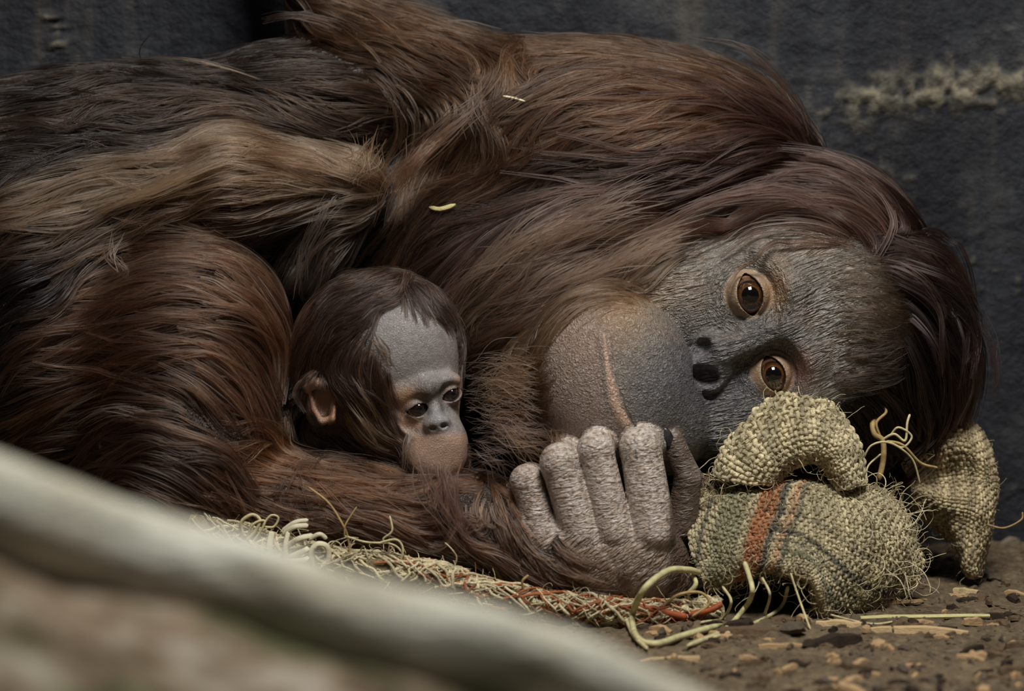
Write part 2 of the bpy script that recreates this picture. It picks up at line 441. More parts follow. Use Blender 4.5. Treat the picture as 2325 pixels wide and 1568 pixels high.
# ------------------------------------------------------------------ foreground trunk and bank (out of focus)
def make_foreground():
    m = NT('weathered_pale_wood'); co = m.coord()
    a = m.noise(9, 4, m.coord((1, 3, 3)), 0.55)
    m.base(m.ramp(a, [(0.3, lin(164, 158, 136)), (0.5, lin(196, 192, 172)), (0.7, lin(222, 222, 208))])); m.rough(0.75, 0.3)
    m.bump(m.noise(60, 4, m.coord((1, 6, 6))), 0.6, 0.006)
    D = 3400                                   # px units nearer than the focus plane
    k = (DP - D) / DP
    ctrl = [(-900, 740), (-400, 960), (0, 1150), (280, 1255), (520, 1320), (760, 1395), (1000, 1455), (1260, 1540), (1500, 1640), (1760, 1760), (2300, 2000)]
    P = crom([C(x, y, D + 60 * math.sin(i * 1.3)) for i, (x, y) in enumerate(ctrl)], 120)
    n = 120; sides = 40; T = np.gradient(P, axis=0); T /= np.linalg.norm(T, axis=1)[:, None]
    Zc = np.array([0, 0, 1.0]); N = np.cross(Zc, T); N /= np.linalg.norm(N, axis=1)[:, None]; B = np.cross(T, N)
    ang = np.linspace(0, 2 * np.pi, sides, endpoint=False); Vs = []
    r0 = 106 * k
    t = np.linspace(0, 1, n)
    for j, a_ in enumerate(ang):
        q = np.stack([t * 14, np.full(n, math.cos(a_) * 1.2), np.full(n, math.sin(a_) * 1.2)], -1)
        r = r0 * (1 + 0.35 * (fbm(q, 3, 70) - 0.47)) * (0.92 + 0.12 * math.cos(2 * a_))
        Vs.append(P + r[:, None] * (math.cos(a_) * N + math.sin(a_) * B))
    V = np.stack(Vs, 1).reshape(-1, 3)
    i = np.arange(n - 1)[:, None] * sides; j = np.arange(sides)[None, :]; j2 = (j + 1) % sides
    q = np.stack([i + j, i + sides + j, i + sides + j2, i + j2], -1).reshape(-1, 4)
    V = np.vstack([V, P[0], P[-1]]); e = np.arange(sides); e2 = (e + 1) % sides
    tr = np.vstack([np.stack([np.full(sides, len(V) - 2), e, e2], 1), np.stack([np.full(sides, len(V) - 1), (n - 1) * sides + e2, (n - 1) * sides + e], 1)])
    root = mesh_np('fallen_trunk', V, q, tr, m.m)
    tag(root, 'pale weathered tree trunk lying out of focus in front of the apes', 'trunk')
    # bank of earth that carries it
    g = NT('mossy_leaf_litter'); co = g.coord()
    nz = g.noise(30, 3, co, 0.6); n2 = g.noise(18, 2, co)
    c = g.ramp(nz, [(0.34, lin(70, 58, 46)), (0.5, lin(118, 102, 84)), (0.66, lin(158, 150, 136))])
    c = g.mix(g.ramp(n2, [(0.46, (0, 0, 0)), (0.6, (1, 1, 1))]), c, g.ramp(nz, [(0.35, lin(46, 46, 30)), (0.65, lin(104, 102, 74))]))
    g.base(c); g.rough(0.95, 0.1); g.bump(g.noise(40, 4, co), 1.0, 0.01)
    Pw = W(P); nr = 36
    prof = []
    for s_ in np.linspace(0, 1, nr):
        # from just under the trunk, towards the camera and down to the floor
        y = 0.03 - 0.60 * s_; zf = 1.0 if s_ < 0.14 else (1 - (s_ - 0.14) / 0.86) ** 0.75
        prof.append((y, zf))
    back = [(0.16, 0.0), (0.10, 0.45), (0.05, 0.9)]
    rows = back + prof
    V = []
    for (yo, zf) in rows:
        top = Pw[:, 2] - r0 * S * 0.62
        z = np.maximum(top, 0.0) * zf * np.minimum(1, np.minimum(np.arange(120), np.arange(120)[::-1]) / 9.0) ** 0.6 - 0.004
        V.append(np.stack([Pw[:, 0], Pw[:, 1] + yo, z], -1))
    V = np.stack(V, 0); q3 = V * 22
    V = V + (fbm(q3, 3, 91)[..., None] - 0.47) * np.array([0.0, -0.03, 0.03]) * np.clip(V[..., 2:3] / 0.05, 0, 1)
    nrw, nc = V.shape[:2]; V = V.reshape(-1, 3)
    i = np.arange(nrw - 1)[:, None] * nc + np.arange(nc - 1)[None, :]
    q = np.stack([i, i + nc, i + nc + 1, i + 1], -1).reshape(-1, 4)
    o = mesh_np('earth_bank', V, q, None, g.m, None, True, False)
    tag(o, 'bank of dark mossy leaf litter under the pale trunk', 'earth bank', kind='structure')
make_foreground()

# ------------------------------------------------------------------ the mother orangutan
FUP = 17                                       # roll of the face: crown to the right, chin to the left
EYES = [((1700, 668, 58), 44), ((1753, 849, 46), 41)]
GAZE = [(0.02, -0.06, 1.0), (0.02, -0.02, 1.0)]
fingers = []
for base, knee, fold, r in (
        ((1240, 1225, 240), (1196, 1092, 252), (1205, 1080, 150), (40, 36, 32)),
        ((1322, 1212, 262), (1270, 1050, 286), (1290, 1030, 170), (46, 42, 38)),
        ((1394, 1204, 270), (1352, 1020, 288), (1372, 1005, 170), (42, 39, 35)),
        ((1484, 1206, 262), (1454, 1016, 272), (1474, 1005, 160), (50, 45, 40))):
    fingers += [([Cap(base, knee, r[0], r[1], 4), Cap(knee, fold, r[1], r[2], 10)], 3)]
    mid = [(base[i] * 0.45 + knee[i] * 0.55) for i in range(3)]
THUMB = [Cap((1545, 1200, 130), (1562, 1085, 160), 36, 31, 8), Cap((1562, 1085, 160), (1528, 1000, 185), 31, 25, 8)]
MOUTH = [(1374, 756), (1380, 800), (1388, 850), (1402, 905), (1422, 950), (1445, 985)]

mother_prims = [
    # trunk of the body
    Ell((1380, 335, -270), (470, 232, 220), (-4, 0, 0), 60),
    Cap((1120, 262, -270), (740, 25, -320), 158, 72, 60),
    Cap((740, 25, -320), (650, -190, -330), 72, 56, 40),
    Ell((632, -255, -325), (62, 78, 48), (20, 0, 0), 26),
    (sum([[Cap((590 + 30 * k_, -300 + 4 * k_, -310), (585 + 34 * k_, -352, -285), 22, 20, 4), Cap((585 + 34 * k_, -352, -285), (592 + 32 * k_, -300, -250), 20, 17, 4)] for k_ in range(4)], []), 10),
    Ell((720, 250, -300), (260, 150, 180), (0, 0, 0), 80),
    Ell((300, 420, -260), (560, 262, 230), (0, 0, 0), 80),
    Ell((-300, 650, -230), (430, 480, 290), (0, 0, 0), 120),
    Ell((-220, 930, -220), (430, 370, 280), (0, 0, 0), 120),
    Ell((800, 640, -360), (560, 420, 190), (0, 0, 0), 80),
    Ell((300, 900, -300), (500, 420, 200), (0, 0, 0), 80),
    # near upper arm across the back
    Cap((800, 425, -110), (520, 420, -50), 72, 112, 40),
    Cap((800, 425, -110), (690, 620, -120), 70, 60, 40),
    Cap((520, 420, -50), (60, 500, -80), 112, 150, 40),
    # thigh and knee at the left
    Ell((430, 770, 10), (222, 225, 165), (0, 0, 0), 50),
    Ell((445, 1010, 40), (212, 240, 180), (0, 0, 0), 80),
    Ell((420, 1150, 10), (260, 190, 190), (0, 0, 0), 80),
    Ell((130, 760, -80), (220, 300, 180), (0, 0, 0), 90),
    # forearm, wrist
    Cap((540, 1130, 70), (1080, 1195, 150), 112, 104, 40),
    Cap((1080, 1195, 150), (1270, 1245, 175), 104, 112, 30),
    # neck and head
    Ell((1150, 570, -260), (350, 270, 190), (20, 0, 0), 80),
    Ell((1250, 670, -130), (300, 195, 180), (35, 0, 0), 70),
    Ell((1888, 725, -190), (275, 345, 230), (FUP, 0, 0), 70),
    Ell((1795, 742, -40), (228, 240, 138), (FUP, 0, 0), 60),
    Ell((1540, 690, -60), (190, 165, 140), (FUP, 0, 0), 60),
    Ell((1960, 730, -40), (80, 150, 100), (FUP, 0, 0), 70),
    # brow arch and orbital rims
    Cap((1735, 575, 58), (1795, 660, 84), 26, 28, 40),
    Cap((1795, 660, 84), (1790, 740, 80), 28, 24, 40),
    Cap((1790, 740, 80), (1838, 810, 78), 24, 27, 40),
    Cap((1838, 810, 78), (1830, 890, 55), 27, 24, 40),
    # sockets
    Ell((1698, 668, 112), (78, 80, 46), (FUP, 0, 0), 26, 's'),
    Ell((1752, 850, 100), (70, 74, 44), (FUP, 0, 0), 26, 's'),
    Lid(*[EYES[0][0], 53, GAZE[0], FUP - 6, 56, 27], k=8),
    Lid(*[EYES[1][0], 49, GAZE[1], FUP + 2, 51, 24.5], k=8),
    Tor((1700, 668, 82), 55, 6, (0, 0, 1), k=8, op='s'), Tor((1753, 849, 68), 51, 6, (0, 0, 1), k=8, op='s'),
    Ell((1660, 940, -20), (105, 130, 105), (0, 0, 0), 40),
    # nose bridge
    Cap((1740, 757, 84), (1640, 800, 96), 20, 30, 36),
    # muzzle
    Ell((1290, 905, 0), (150, 180, 160), (10, 0, 0), 60),
    Ell((1392, 872, 84), (186, 214, 186), (12, 0, 0), 9),
    Ell((1500, 960, 40), (110, 120, 130), (12, 0, 0), 40),
    # nose pad with two nostrils opening towards the mouth
    Ell((1618, 815, 76), (46, 62, 34), (FUP, 0, 0), 20),
    Ell((1604, 786, 84), (30, 30, 28), (FUP, 0, 0), 10), Ell((1612, 862, 78), (32, 30, 28), (FUP, 0, 0), 10),
    Cap((1592, 824, 100), (1640, 812, 98), 10, 15, 10),
    Ell((1592, 788, 108), (21, 24, 34), (FUP - 60, 0, 0), 12, 's'),
    Ell((1600, 856, 104), (34, 22, 36), (FUP - 30, 0, 0), 12, 's'),
    # folds where the lip meets the cheek
    Cap((1560, 920, 200), (1600, 1010, 130), 5, 4, 9, 's'), Cap((1545, 940, 210), (1575, 1040, 150), 5, 4, 9, 's'),
    Cap((1530, 965, 220), (1550, 1060, 160), 5, 4, 9, 's'),
    # hand
    Ell((1360, 1272, 185), (195, 104, 112), (-4, 0, 0), 40),
    Ell((1440, 1276, 200), (112, 100, 100), (0, 0, 0), 40),
    Ell((1330, 1268, 200), (110, 74, 85), (-10, 0, 0), 40),
    (sum([[f] for f in fingers], []), 15),
    (THUMB, 10),
]
# mouth: a groove between the lips, following the muzzle
def muzzle_d(px, py):
    return None

FACE_BOX = cbox(1130, 2090, 470, 1110, -140, 270, 3.2)
HAND_BOX = cbox(1090, 1620, 940, 1400, 20, 350, 3.4)
BODY_BOX = cbox(-780, 2240, -420, 1420, -620, 380, 9.0)

def mouth_groove(F_prims):
    # depth of the muzzle ellipsoids under a pixel, solved on the camera ray
    out = []
    E = [p for p in F_prims if isinstance(p, Ell) and p.op == 'u' and p.c[0] > -200]
    for (px, py) in crom(MOUTH, 22):
        ds = np.linspace(330, -50, 400); pts = np.array([C(px, py, d) for d in ds])
        f = np.min([e.f(pts[:, 0], pts[:, 1], pts[:, 2]) for e in E], axis=0)
        out.append((px, py, ds[np.argmax(f < 0)]))
    return out
MG = mouth_groove([p for p in mother_prims if isinstance(p, Ell) and p.op == 'u' and 1280 < proj(p.c)[0] < 1520 and 860 < proj(p.c)[1] < 980])
for a, b in zip(MG[:-1], MG[1:]):
    t = MG.index(a) / len(MG)
    mother_prims.append(Cap((a[0], a[1], a[2] + 3), (b[0], b[1], b[2] + 3), 7.5, 7.5, 5, 's'))
for a, b in zip(MG[:-1], MG[1:]):              # rolled edge of the lower lip beside the groove
    mother_prims.append(Cap((a[0] - 8, a[1] + 2, a[2] - 8), (b[0] - 8, b[1] + 2, b[2] - 8), 9, 9, 9))

Vm, Qm = sdf_mesh(mother_prims, [BODY_BOX, FACE_BOX, HAND_BOX])

FACE_POLY = [(1470, 662), (1550, 585), (1640, 528), (1760, 505), (1880, 520), (1985, 590), (2045, 680), (2045, 790), (1990, 865), (1900, 905), (1800, 940),
             (1720, 985), (1660, 1070), (1560, 1100), (1450, 1100), (1330, 1060), (1240, 985), (1205, 900), (1215, 800), (1290, 725), (1400, 680)]
HAND_POLY = [(1140, 1110), (1165, 1040), (1215, 985), (1310, 945), (1460, 940), (1570, 965), (1600, 1150), (1580, 1310), (1480, 1385), (1385, 1390), (1330, 1330), (1250, 1290), (1190, 1220)]

def hand_mask(P):                             # 1 on the bare skin of the hand, found from its own shape
    out = np.zeros(len(P)); b = (P[:, 0] > -100) & (P[:, 0] < 480) & (P[:, 1] < -100); X, Y, Z = P[b].T
    hp = [c for f in fingers for c in f[0]] + THUMB + [p for p in mother_prims if isinstance(p, Ell) and p.op == 'u' and proj(p.c)[1] > 1240 and 1300 < proj(p.c)[0] < 1480]
    f = np.min([p.f(X, Y, Z) for p in hp], axis=0); px, py = proj(P[b])
    out[b] = (1 - sstep(6, 16, f)) * sstep(-15, 20, poly_dist(px, py, HAND_POLY)); return out

def skin_paint(V):
    px, py = proj(V); d = V[:, 2]
    fd = poly_dist(px, py, FACE_POLY); face = sstep(-25, 25, fd) * (d > -170)
    hd = poly_dist(px, py, HAND_POLY); hand = hand_mask(V)
    n = fbm(V / 60.0, 3, 5); n2 = fbm(V / 14.0, 2, 6)
    col = np.tile(np.array(lin(40, 27, 20)), (len(V), 1))
    grey = np.array(lin(112, 107, 98)); warm = np.array(lin(132, 112, 92)); dark = np.array(lin(62, 60, 66)); blue = np.array(lin(80, 80, 88))
    def over(c, w):
        nonlocal col
        w = np.clip(w, 0, 1)[:, None]; col = col * (1 - w) + np.array(c) * w
    over(grey, face)
    over(warm, face * sstep(0.42, 0.6, n) * 0.5)
    # darker around the nose and beneath the eyes
    g = lambda x, y, r: np.exp(-((px - x) ** 2 + (py - y) ** 2) / r ** 2)
    over(dark, face * np.clip(g(1640, 860, 120) + 0.9 * g(1640, 970, 110) + 0.6 * g(1770, 760, 70), 0, 0.85))
    over(blue, face * np.clip(g(1545, 850, 90) + 0.5 * g(1500, 960, 90), 0, 0.6))
    # warm muzzle top and chin
    over(np.array(lin(150, 118, 84)), face * np.clip(0.85 * g(1400, 690, 90) + 0.5 * g(1290, 780, 90) + 0.45 * g(1300, 930, 90), 0, 0.8))
    over(np.array(lin(140, 118, 112)), face * sstep(1420, 1340, px) * 0.45)
    # lip edge
    ld = path_dist(px, py, [(a - 3 - 7 * max(0, b - 780) / 180, b) for a, b in MOUTH]); lw = 2 + 12 * sstep(760, 960, py); over(np.array(lin(196, 164, 140)), face * (1 - sstep(lw * 0.7, lw * 1.2, ld)) * (d > 100) * 0.95)
    # eyelids and inner corners
    for (c, r), lr in zip(EYES, (50, 47)):
        e = np.linalg.norm(V - C(*c), axis=1); w = (1 - sstep(lr + 2, lr + 12, e)); over(np.array(lin(150, 124, 96)), w * (d > c[2] - 20))
    over(np.array(lin(160, 120, 74)), face * 0.75 * np.clip(np.exp(-(((px - 1765) / 24) ** 2 + ((py - 655) / 50) ** 2)), 0, 1))
    over(np.array(lin(150, 92, 84)), face * 0.7 * np.clip(np.exp(-(((px - 1822) / 26) ** 2 + ((py - 838) / 40) ** 2)), 0, 1))
    over(np.array(lin(128, 108, 88)), np.exp(-((px - 812) / 42) ** 2 - ((py - 398) / 60) ** 2) * (d > -150) * 0.9)
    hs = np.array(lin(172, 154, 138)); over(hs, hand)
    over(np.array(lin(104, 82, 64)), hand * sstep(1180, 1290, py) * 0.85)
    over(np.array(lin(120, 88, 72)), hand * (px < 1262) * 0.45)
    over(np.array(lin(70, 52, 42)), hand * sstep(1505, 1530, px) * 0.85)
    col *= (0.86 + 0.3 * n2)[:, None]
    return col, face, hand

def wrinkle_attrs(o, V, face, hand):
    """three sets of noise coordinates that follow the folds of the skin, with their weights and relief"""
    px, py = proj(V); z = V[:, 2]; n = len(V)
    # A: rings round the nearer eye
    A = np.zeros((n, 3)); wA = np.zeros(n); best = np.full(n, 1e9)
    for (c, r), R in zip(EYES, (112, 88)):
        x = px - c[0]; y = py - c[1]; rr = np.hypot(x, y) + 1e-3; u = rr < best; best[u] = rr[u]
        A[u] = np.stack([x / rr * 4.0, y / rr * 4.0, rr / 8.0 + 31 * (R == 88)], 1)[u]; wA[u] = np.exp(-(rr / R) ** 4)[u]
    # B: long lines along the face axis; on the back of the hand along the tendons
    a = np.radians(FUP); bend = 0.0016 * (py - 760) ** 2 * np.sign(1760 - px) * 0.0
    u = (px - 1800) * math.cos(a) - (py - 760) * math.sin(a); v = (px - 1800) * math.sin(a) + (py - 760) * math.cos(a)
    B = np.stack([u / 48, v / 9.5 + 1.2 * np.sin(u / 90.0), z / 50], 1)
    hb = np.stack([(px * .8 - py * .6) / 44, (px * .6 + py * .8) / 12, z / 30], 1)
    B = np.where((hand > 0.3)[:, None], hb, B)
    # C: fine grain of the muzzle; cross creases on the fingers
    Cc = np.stack([px / 8.5, py / 8.5, z / 10], 1); Cc = np.where((hand > 0.3)[:, None], np.stack([px / 30, py / 11 + px / 60, z / 26], 1), Cc)
    wC = (1 - sstep(1530, 1620, px)) * sstep(660, 740, py); wC = np.where(hand > 0.3, 1 - sstep(1180, 1235, py), wC)
    wA = np.where(hand > 0.3, 0, wA) * (1 - wC)
    near = np.minimum.reduce([np.linalg.norm(V - C(*c), axis=1) - r for (c, r) in EYES])
    amp = np.where(hand > 0.3, 0.4 + 0.5 * sstep(1180, 1235, py), 1.0 - 0.62 * wC)
    amp = amp * (0.12 + 0.88 * sstep(11, 22, near))
    for nm, arr in (('wva', A), ('wvb', B), ('wvc', Cc)): vattr(o, nm, arr)
    vattr(o, 'wa', wA); vattr(o, 'wc', wC); vattr(o, 'wamp', amp)

def skin_mat(name, strength=1.0, dist=0.0024, rough=0.40):
    m = NT(name); at = m.attr('col'); co = m.coord()
    def ridge(nm):
        n1 = m.noise(1.0, 2.5, m.attr(nm).outputs['Vector'], 0.55, 0.35)
        return m.math('POWER', m.math('MULTIPLY', m.math('ABSOLUTE', m.math('SUBTRACT', n1, 0.5)), 3.2), 0.7)
    ra, rb_, rc = ridge('wva'), ridge('wvb'), ridge('wvc'); wa = m.attr('wa').outputs['Fac']; wc = m.attr('wc').outputs['Fac']
    wb_ = m.math('SUBTRACT', m.math('SUBTRACT', 1.0, wa), wc)
    h = m.math('ADD', m.math('ADD', m.math('MULTIPLY', ra, wa), m.math('MULTIPLY', rb_, wb_)), m.math('MULTIPLY', rc, wc))
    h = m.math('MULTIPLY', h, m.attr('wamp').outputs['Fac'])
    fine = m.noise(900, 3, co, 0.6); mott = m.noise(260, 3, co, 0.6); amp = m.attr('mott').outputs['Fac']
    c = m.mix(amp, at.outputs['Color'], m.mix(m.ramp(mott, [(0.38, (0, 0, 0)), (0.6, (1, 1, 1))]), at.outputs['Color'], lin(215, 205, 196)))
    c = m.mix(m.math('MULTIPLY', amp, m.ramp(m.noise(420, 2, co), [(0.52, (0, 0, 0)), (0.68, (1, 1, 1))])), c, lin(74, 62, 60))
    m.base(c); m.rough(rough, 0.6)
    b = m.bump(h, strength, dist); m.bump(fine, 0.5, 0.0006, b)
    return m.m

mother = empty('orangutan', tuple(W(C(700, 1300, -150)) * np.array([1, 1, 0])))
tag(mother, 'large red-brown mother orangutan lying on her side with her hand at her mouth', 'orangutan')
mbody = mesh_np('body', Vm, Qm, None, skin_mat('grey_wrinkled_skin'), mother)
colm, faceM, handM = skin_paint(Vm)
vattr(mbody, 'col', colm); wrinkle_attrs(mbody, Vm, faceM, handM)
pxm, pym = proj(Vm)
vattr(mbody, 'mott', handM * 0.62 * (1 - sstep(1190, 1260, pym)) * (pxm < 1520) + 0.12 * faceM)

def eyeball(name, c, r, gaze, iris, parent, ring=0.62, pupil=0.26):
    g = np.array(gaze, float); g /= np.linalg.norm(g); nu, nv = 40, 36
    a = np.array([1, 0, 0]) - g * g[0]; a /= np.linalg.norm(a); b = np.cross(g, a); V = []
    th = np.linspace(0, np.pi, nv)
    for t in th:
        rr = r * (1 + 0.10 * math.exp(-(t / 0.45) ** 2))     # cornea bulges a little
        for p in np.linspace(0, 2 * np.pi, nu, endpoint=False):
            V.append(C(*c) + rr * (math.cos(t) * g + math.sin(t) * (math.cos(p) * a + math.sin(p) * b)))
    V = np.array(V); i = np.arange(nv - 1)[:, None] * nu; j = np.arange(nu)[None, :]; j2 = (j + 1) % nu
    q = np.stack([i + j, i + nu + j, i + nu + j2, i + j2], -1).reshape(-1, 4)
    m = NT(name + '_wet'); ang = m.attr('ang').outputs['Fac']
    n = m.noise(700, 2, m.coord())
    mid = tuple(x * 0.4 for x in iris)
    c1 = m.ramp(m.math('ADD', ang, m.math('MULTIPLY', m.math('SUBTRACT', n, 0.5), 0.05)),
                [(0.0, (0.003, 0.002, 0.002)), (pupil, (0.004, 0.003, 0.002)), (pupil + 0.03, iris), (ring - 0.14, mid), (ring, (0.008, 0.005, 0.004)), (min(ring + 0.08, .97), lin(96, 68, 46)), (1.0, lin(150, 116, 80))])
    m.base(c1); m.rough(0.04, 0.6); m.bsdf.inputs['Coat Weight'].default_value = 1.0; m.bsdf.inputs['Coat Roughness'].default_value = 0.01
    o = mesh_np(name, V, q, None, m.m, parent); vattr(o, 'ang', np.repeat(th / 1.2, nu))
    return o
for (c, r), g in zip(EYES, GAZE):
    eyeball('eye', c, r, g, lin(92, 58, 26), mother, 0.66, 0.36)

# ------------------------------------------------------------------ the baby
BEYES = [((948, 926, 196), 24, (0.25, -0.22, 1)), ((1022, 893, 178), 22, (0.35, -0.2, 1))]
baby_prims = [
    Ell((855, 812, 50), (182, 196, 175), (0, 0, 0), 40),
    Ell((935, 775, 125), (98, 135, 95), (12, 0, 0), 60),
    Ell((965, 915, 130), (78, 84, 85), (0, 0, 0), 40),
    Ell((890, 970, 90), (105, 75, 90), (0, 0, 0), 40),
    Cap((912, 893, 200), (975, 880, 215), 18, 18, 24), Cap((975, 880, 215), (1030, 862, 190), 18, 16, 24),
    Ell((946, 928, 232), (34, 27, 22), (20, 0, 0), 12, 's'), Ell((1024, 893, 212), (28, 24, 20), (20, 0, 0), 12, 's'),
    Lid(BEYES[0][0], 29, BEYES[0][2], 90 + 22, 35, 21, k=5), Lid(BEYES[1][0], 27, BEYES[1][2], 90 + 24, 33, 20, k=5),
    Cap((985, 905, 205), (992, 955, 228), 11, 16, 16),
    Ell((992, 1020, 160), (70, 80, 66), (-8, 0, 0), 34),
    Ell((1005, 990, 185), (44, 40, 46), (-8, 0, 0), 26),
    Ell((992, 960, 226), (30, 18, 20), (10, 0, 0), 10),
    Ell((982, 972, 244), (9, 6, 12), (10, 0, 0), 3, 's'), Ell((1008, 966, 240), (9, 6, 12), (10, 0, 0), 3, 's'),
    Tor((950, 945, 190), 46, 5, (0.1, 0.2, 1), k=10),
    Ell((800, 1000, 0), (120, 80, 100), (0, 0, 0), 50),
    # ear
    Ell((728, 920, 150), (34, 50, 18), (-12, 15, 0), 8), Ell((735, 916, 178), (20, 34, 20), (-12, 15, 0), 5, 's'),
    Cap((695, 884, 170), (716, 868, 184), 10, 13, 6), Cap((716, 868, 184), (742, 880, 184), 13, 8, 6),
    Cap((706, 895, 170), (713, 928, 174), 5, 6, 5), Cap((713, 928, 174), (730, 957, 182), 6, 7, 5), Cap((730, 957, 182), (754, 950, 184), 8, 8, 5), Cap((754, 950, 184), (760, 920, 182), 7, 5, 5),
]
Vb, Qb = sdf_mesh(baby_prims, [cbox(600, 1120, 560, 1170, -160, 290, 3.2)])
BF_POLY = [(850, 720), (885, 695), (940, 690), (1000, 720), (1040, 760), (1060, 860), (1065, 960), (1060, 1100), (960, 1100), (915, 1020), (880, 960), (870, 900), (880, 850), (850, 790), (835, 750)]
def baby_paint(V):
    px, py = proj(V); d = V[:, 2]
    face = sstep(-22, 22, poly_dist(px, py, BF_POLY)) * (d > 40)
    n2 = fbm(V / 9.0, 2, 16); col = np.tile(np.array(lin(52, 36, 28)), (len(V), 1))
    def over(c, w):
        nonlocal col
        w = np.clip(w, 0, 1)[:, None]; col = col * (1 - w) + np.array(c) * w
    g = lambda x, y, rx, ry: np.exp(-((px - x) / rx) ** 2 - ((py - y) / ry) ** 2)
    over(lin(128, 122, 120), face); over(lin(50, 44, 42), face * np.clip(g(978, 888, 80, 30), 0, 1) * 0.85)
    over(lin(168, 124, 84), face * np.clip(g(920, 905, 34, 30) + g(935, 960, 45, 18) + g(1050, 890, 20, 40), 0, 1) * 0.85)
    over(lin(192, 156, 132), face * sstep(972, 996, py) * 0.85); over(lin(120, 122, 128), np.clip(g(990, 950, 32, 26), 0, 1) * 0.8 * face)
    for (c, r, gz) in BEYES:
        e = np.linalg.norm(V - C(*c), axis=1); over(lin(118, 100, 92), (1 - sstep(28, 33, e)))
    ear = np.clip(poly_dist(px, py, [(690, 870), (720, 855), (755, 875), (765, 925), (760, 960), (735, 968), (705, 935), (698, 900)]) / 6 + 0.5, 0, 1) * (d > 110)
    over(lin(146, 112, 88), ear)
    return col * (0.85 + 0.3 * n2)[:, None], face, ear
baby = empty('baby_orangutan', tuple(W(C(850, 1250, 60)) * np.array([1, 1, 0])))
tag(baby, 'baby orangutan with bare grey forehead peeping out from the arm of the adult', 'orangutan')
bbody = mesh_np('body', Vb, Qb, None, skin_mat('baby_skin', 0.5, 0.0006, 0.34), baby)
cb, faceB, earB = baby_paint(Vb)
vattr(bbody, 'col', cb); pxb, pyb = proj(Vb); [vattr(bbody, k, Vb / 4.5) for k in ('wva', 'wvb', 'wvc')]; vattr(bbody, 'wa', np.zeros(len(Vb))); vattr(bbody, 'wc', np.zeros(len(Vb))); vattr(bbody, 'wamp', np.ones(len(Vb))); vattr(bbody, 'mott', 0.12 * faceB)
for c, r, g in BEYES:
    eyeball('eye', c, r, g, lin(34, 20, 12), baby, ring=0.72)

# ------------------------------------------------------------------ fur
def fur_mat(name, rough=0.30):
    m = NT(name); at = m.attr('col'); h = m.add('ShaderNodeBsdfHairPrincipled')
    h.model = 'CHIANG'; h.parametrization = 'COLOR'
    hi = m.add('ShaderNodeHairInfo')
    c = m.mix(m.math('MULTIPLY', hi.outputs['Random'], 0.6), at.outputs['Color'], m.mix(1.0, at.outputs['Color'], (0.42, 0.40, 0.42), 'MULTIPLY'))
    m.link(c, h.inputs['Color']); h.inputs['Roughness'].default_value = rough; h.inputs['Radial Roughness'].default_value = 0.45
    h.inputs['Random Roughness'].default_value = 0.2; h.inputs['Coat'].default_value = 0.0; h.inputs['IOR'].default_value = 1.42
    m.link(h.outputs[0], m.out.inputs['Surface']); return m.m
FUR = fur_mat('red_brown_hair')

class Furrer:
    def __init__(s, V, Q):
        s.V = V; s.Q = Q
        s.bvh = BVHTree.FromPolygons([Vector(v) for v in V], [tuple(int(a) for a in q) for q in Q], epsilon=0.0)
        c = V[Q]; n = np.cross(c[:, 2] - c[:, 0], c[:, 3] - c[:, 1]); s.area = np.linalg.norm(n, axis=1) / 2; s.fn = n / (2 * s.area[:, None] + 1e-9)
    def hit(s, px, py):
        o = np.array([0, 0, DP]); t = C(px, py, 0) - o; t /= np.linalg.norm(t)
        h = s.bvh.ray_cast(Vector(o), Vector(t))
        if h[0] is None:
            h = s.bvh.find_nearest(Vector(C(px, py, -150)))
        return np.array(h[0])
    def snap(s, P):
        L = np.empty_like(P); N = np.empty_like(P); fnear = s.bvh.find_nearest
        for i, p in enumerate(P):
            h = fnear(p); L[i] = h[0]; N[i] = h[1]
        return L, N

def desat(c, s=0.27, m=0.64):
    l = 0.3 * c[0] + 0.5 * c[1] + 0.2 * c[2]
    return tuple(m * (x * (1 - s) + l * s) * k for x, k in zip(c, (1.0, 0.93, 0.83)))

def build_guides(fr, groups):
    """groups: name -> list of dict(p=[(px,py)..], len, col, w)"""
    G = {}
    for gi, (name, lst) in enumerate(groups.items()):
        pts, tan, ln, cl, lift = [], [], [], [], []
        for g in lst:
            P = crom(g['p'], 14); h = np.array([fr.hit(x, y) for x, y in P])
            s_ = np.array([C(x, y, 0) for x, y in P]); t2 = np.gradient(s_, axis=0); t2 /= np.linalg.norm(t2, axis=1)[:, None]
            t3 = np.gradient(h, axis=0); t3 /= np.linalg.norm(t3, axis=1)[:, None] + 1e-9
            t3[:, 2] = np.clip(t3[:, 2], -0.6, 0.6); t = t2 * 0.5 + t3 * 0.5; t /= np.linalg.norm(t, axis=1)[:, None]
            pts.append(h); tan.append(t); ln += [g.get('len', 200)] * 14; cl += [desat(lin(*g['col']))] * 14; lift += [g.get('lift', 16)] * 14
        G[name] = (np.vstack(pts), np.vstack(tan), np.array(ln, float), np.array(cl), np.array(lift, float))
    return G

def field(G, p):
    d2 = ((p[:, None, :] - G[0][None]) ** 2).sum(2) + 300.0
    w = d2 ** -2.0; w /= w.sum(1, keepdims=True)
    return w

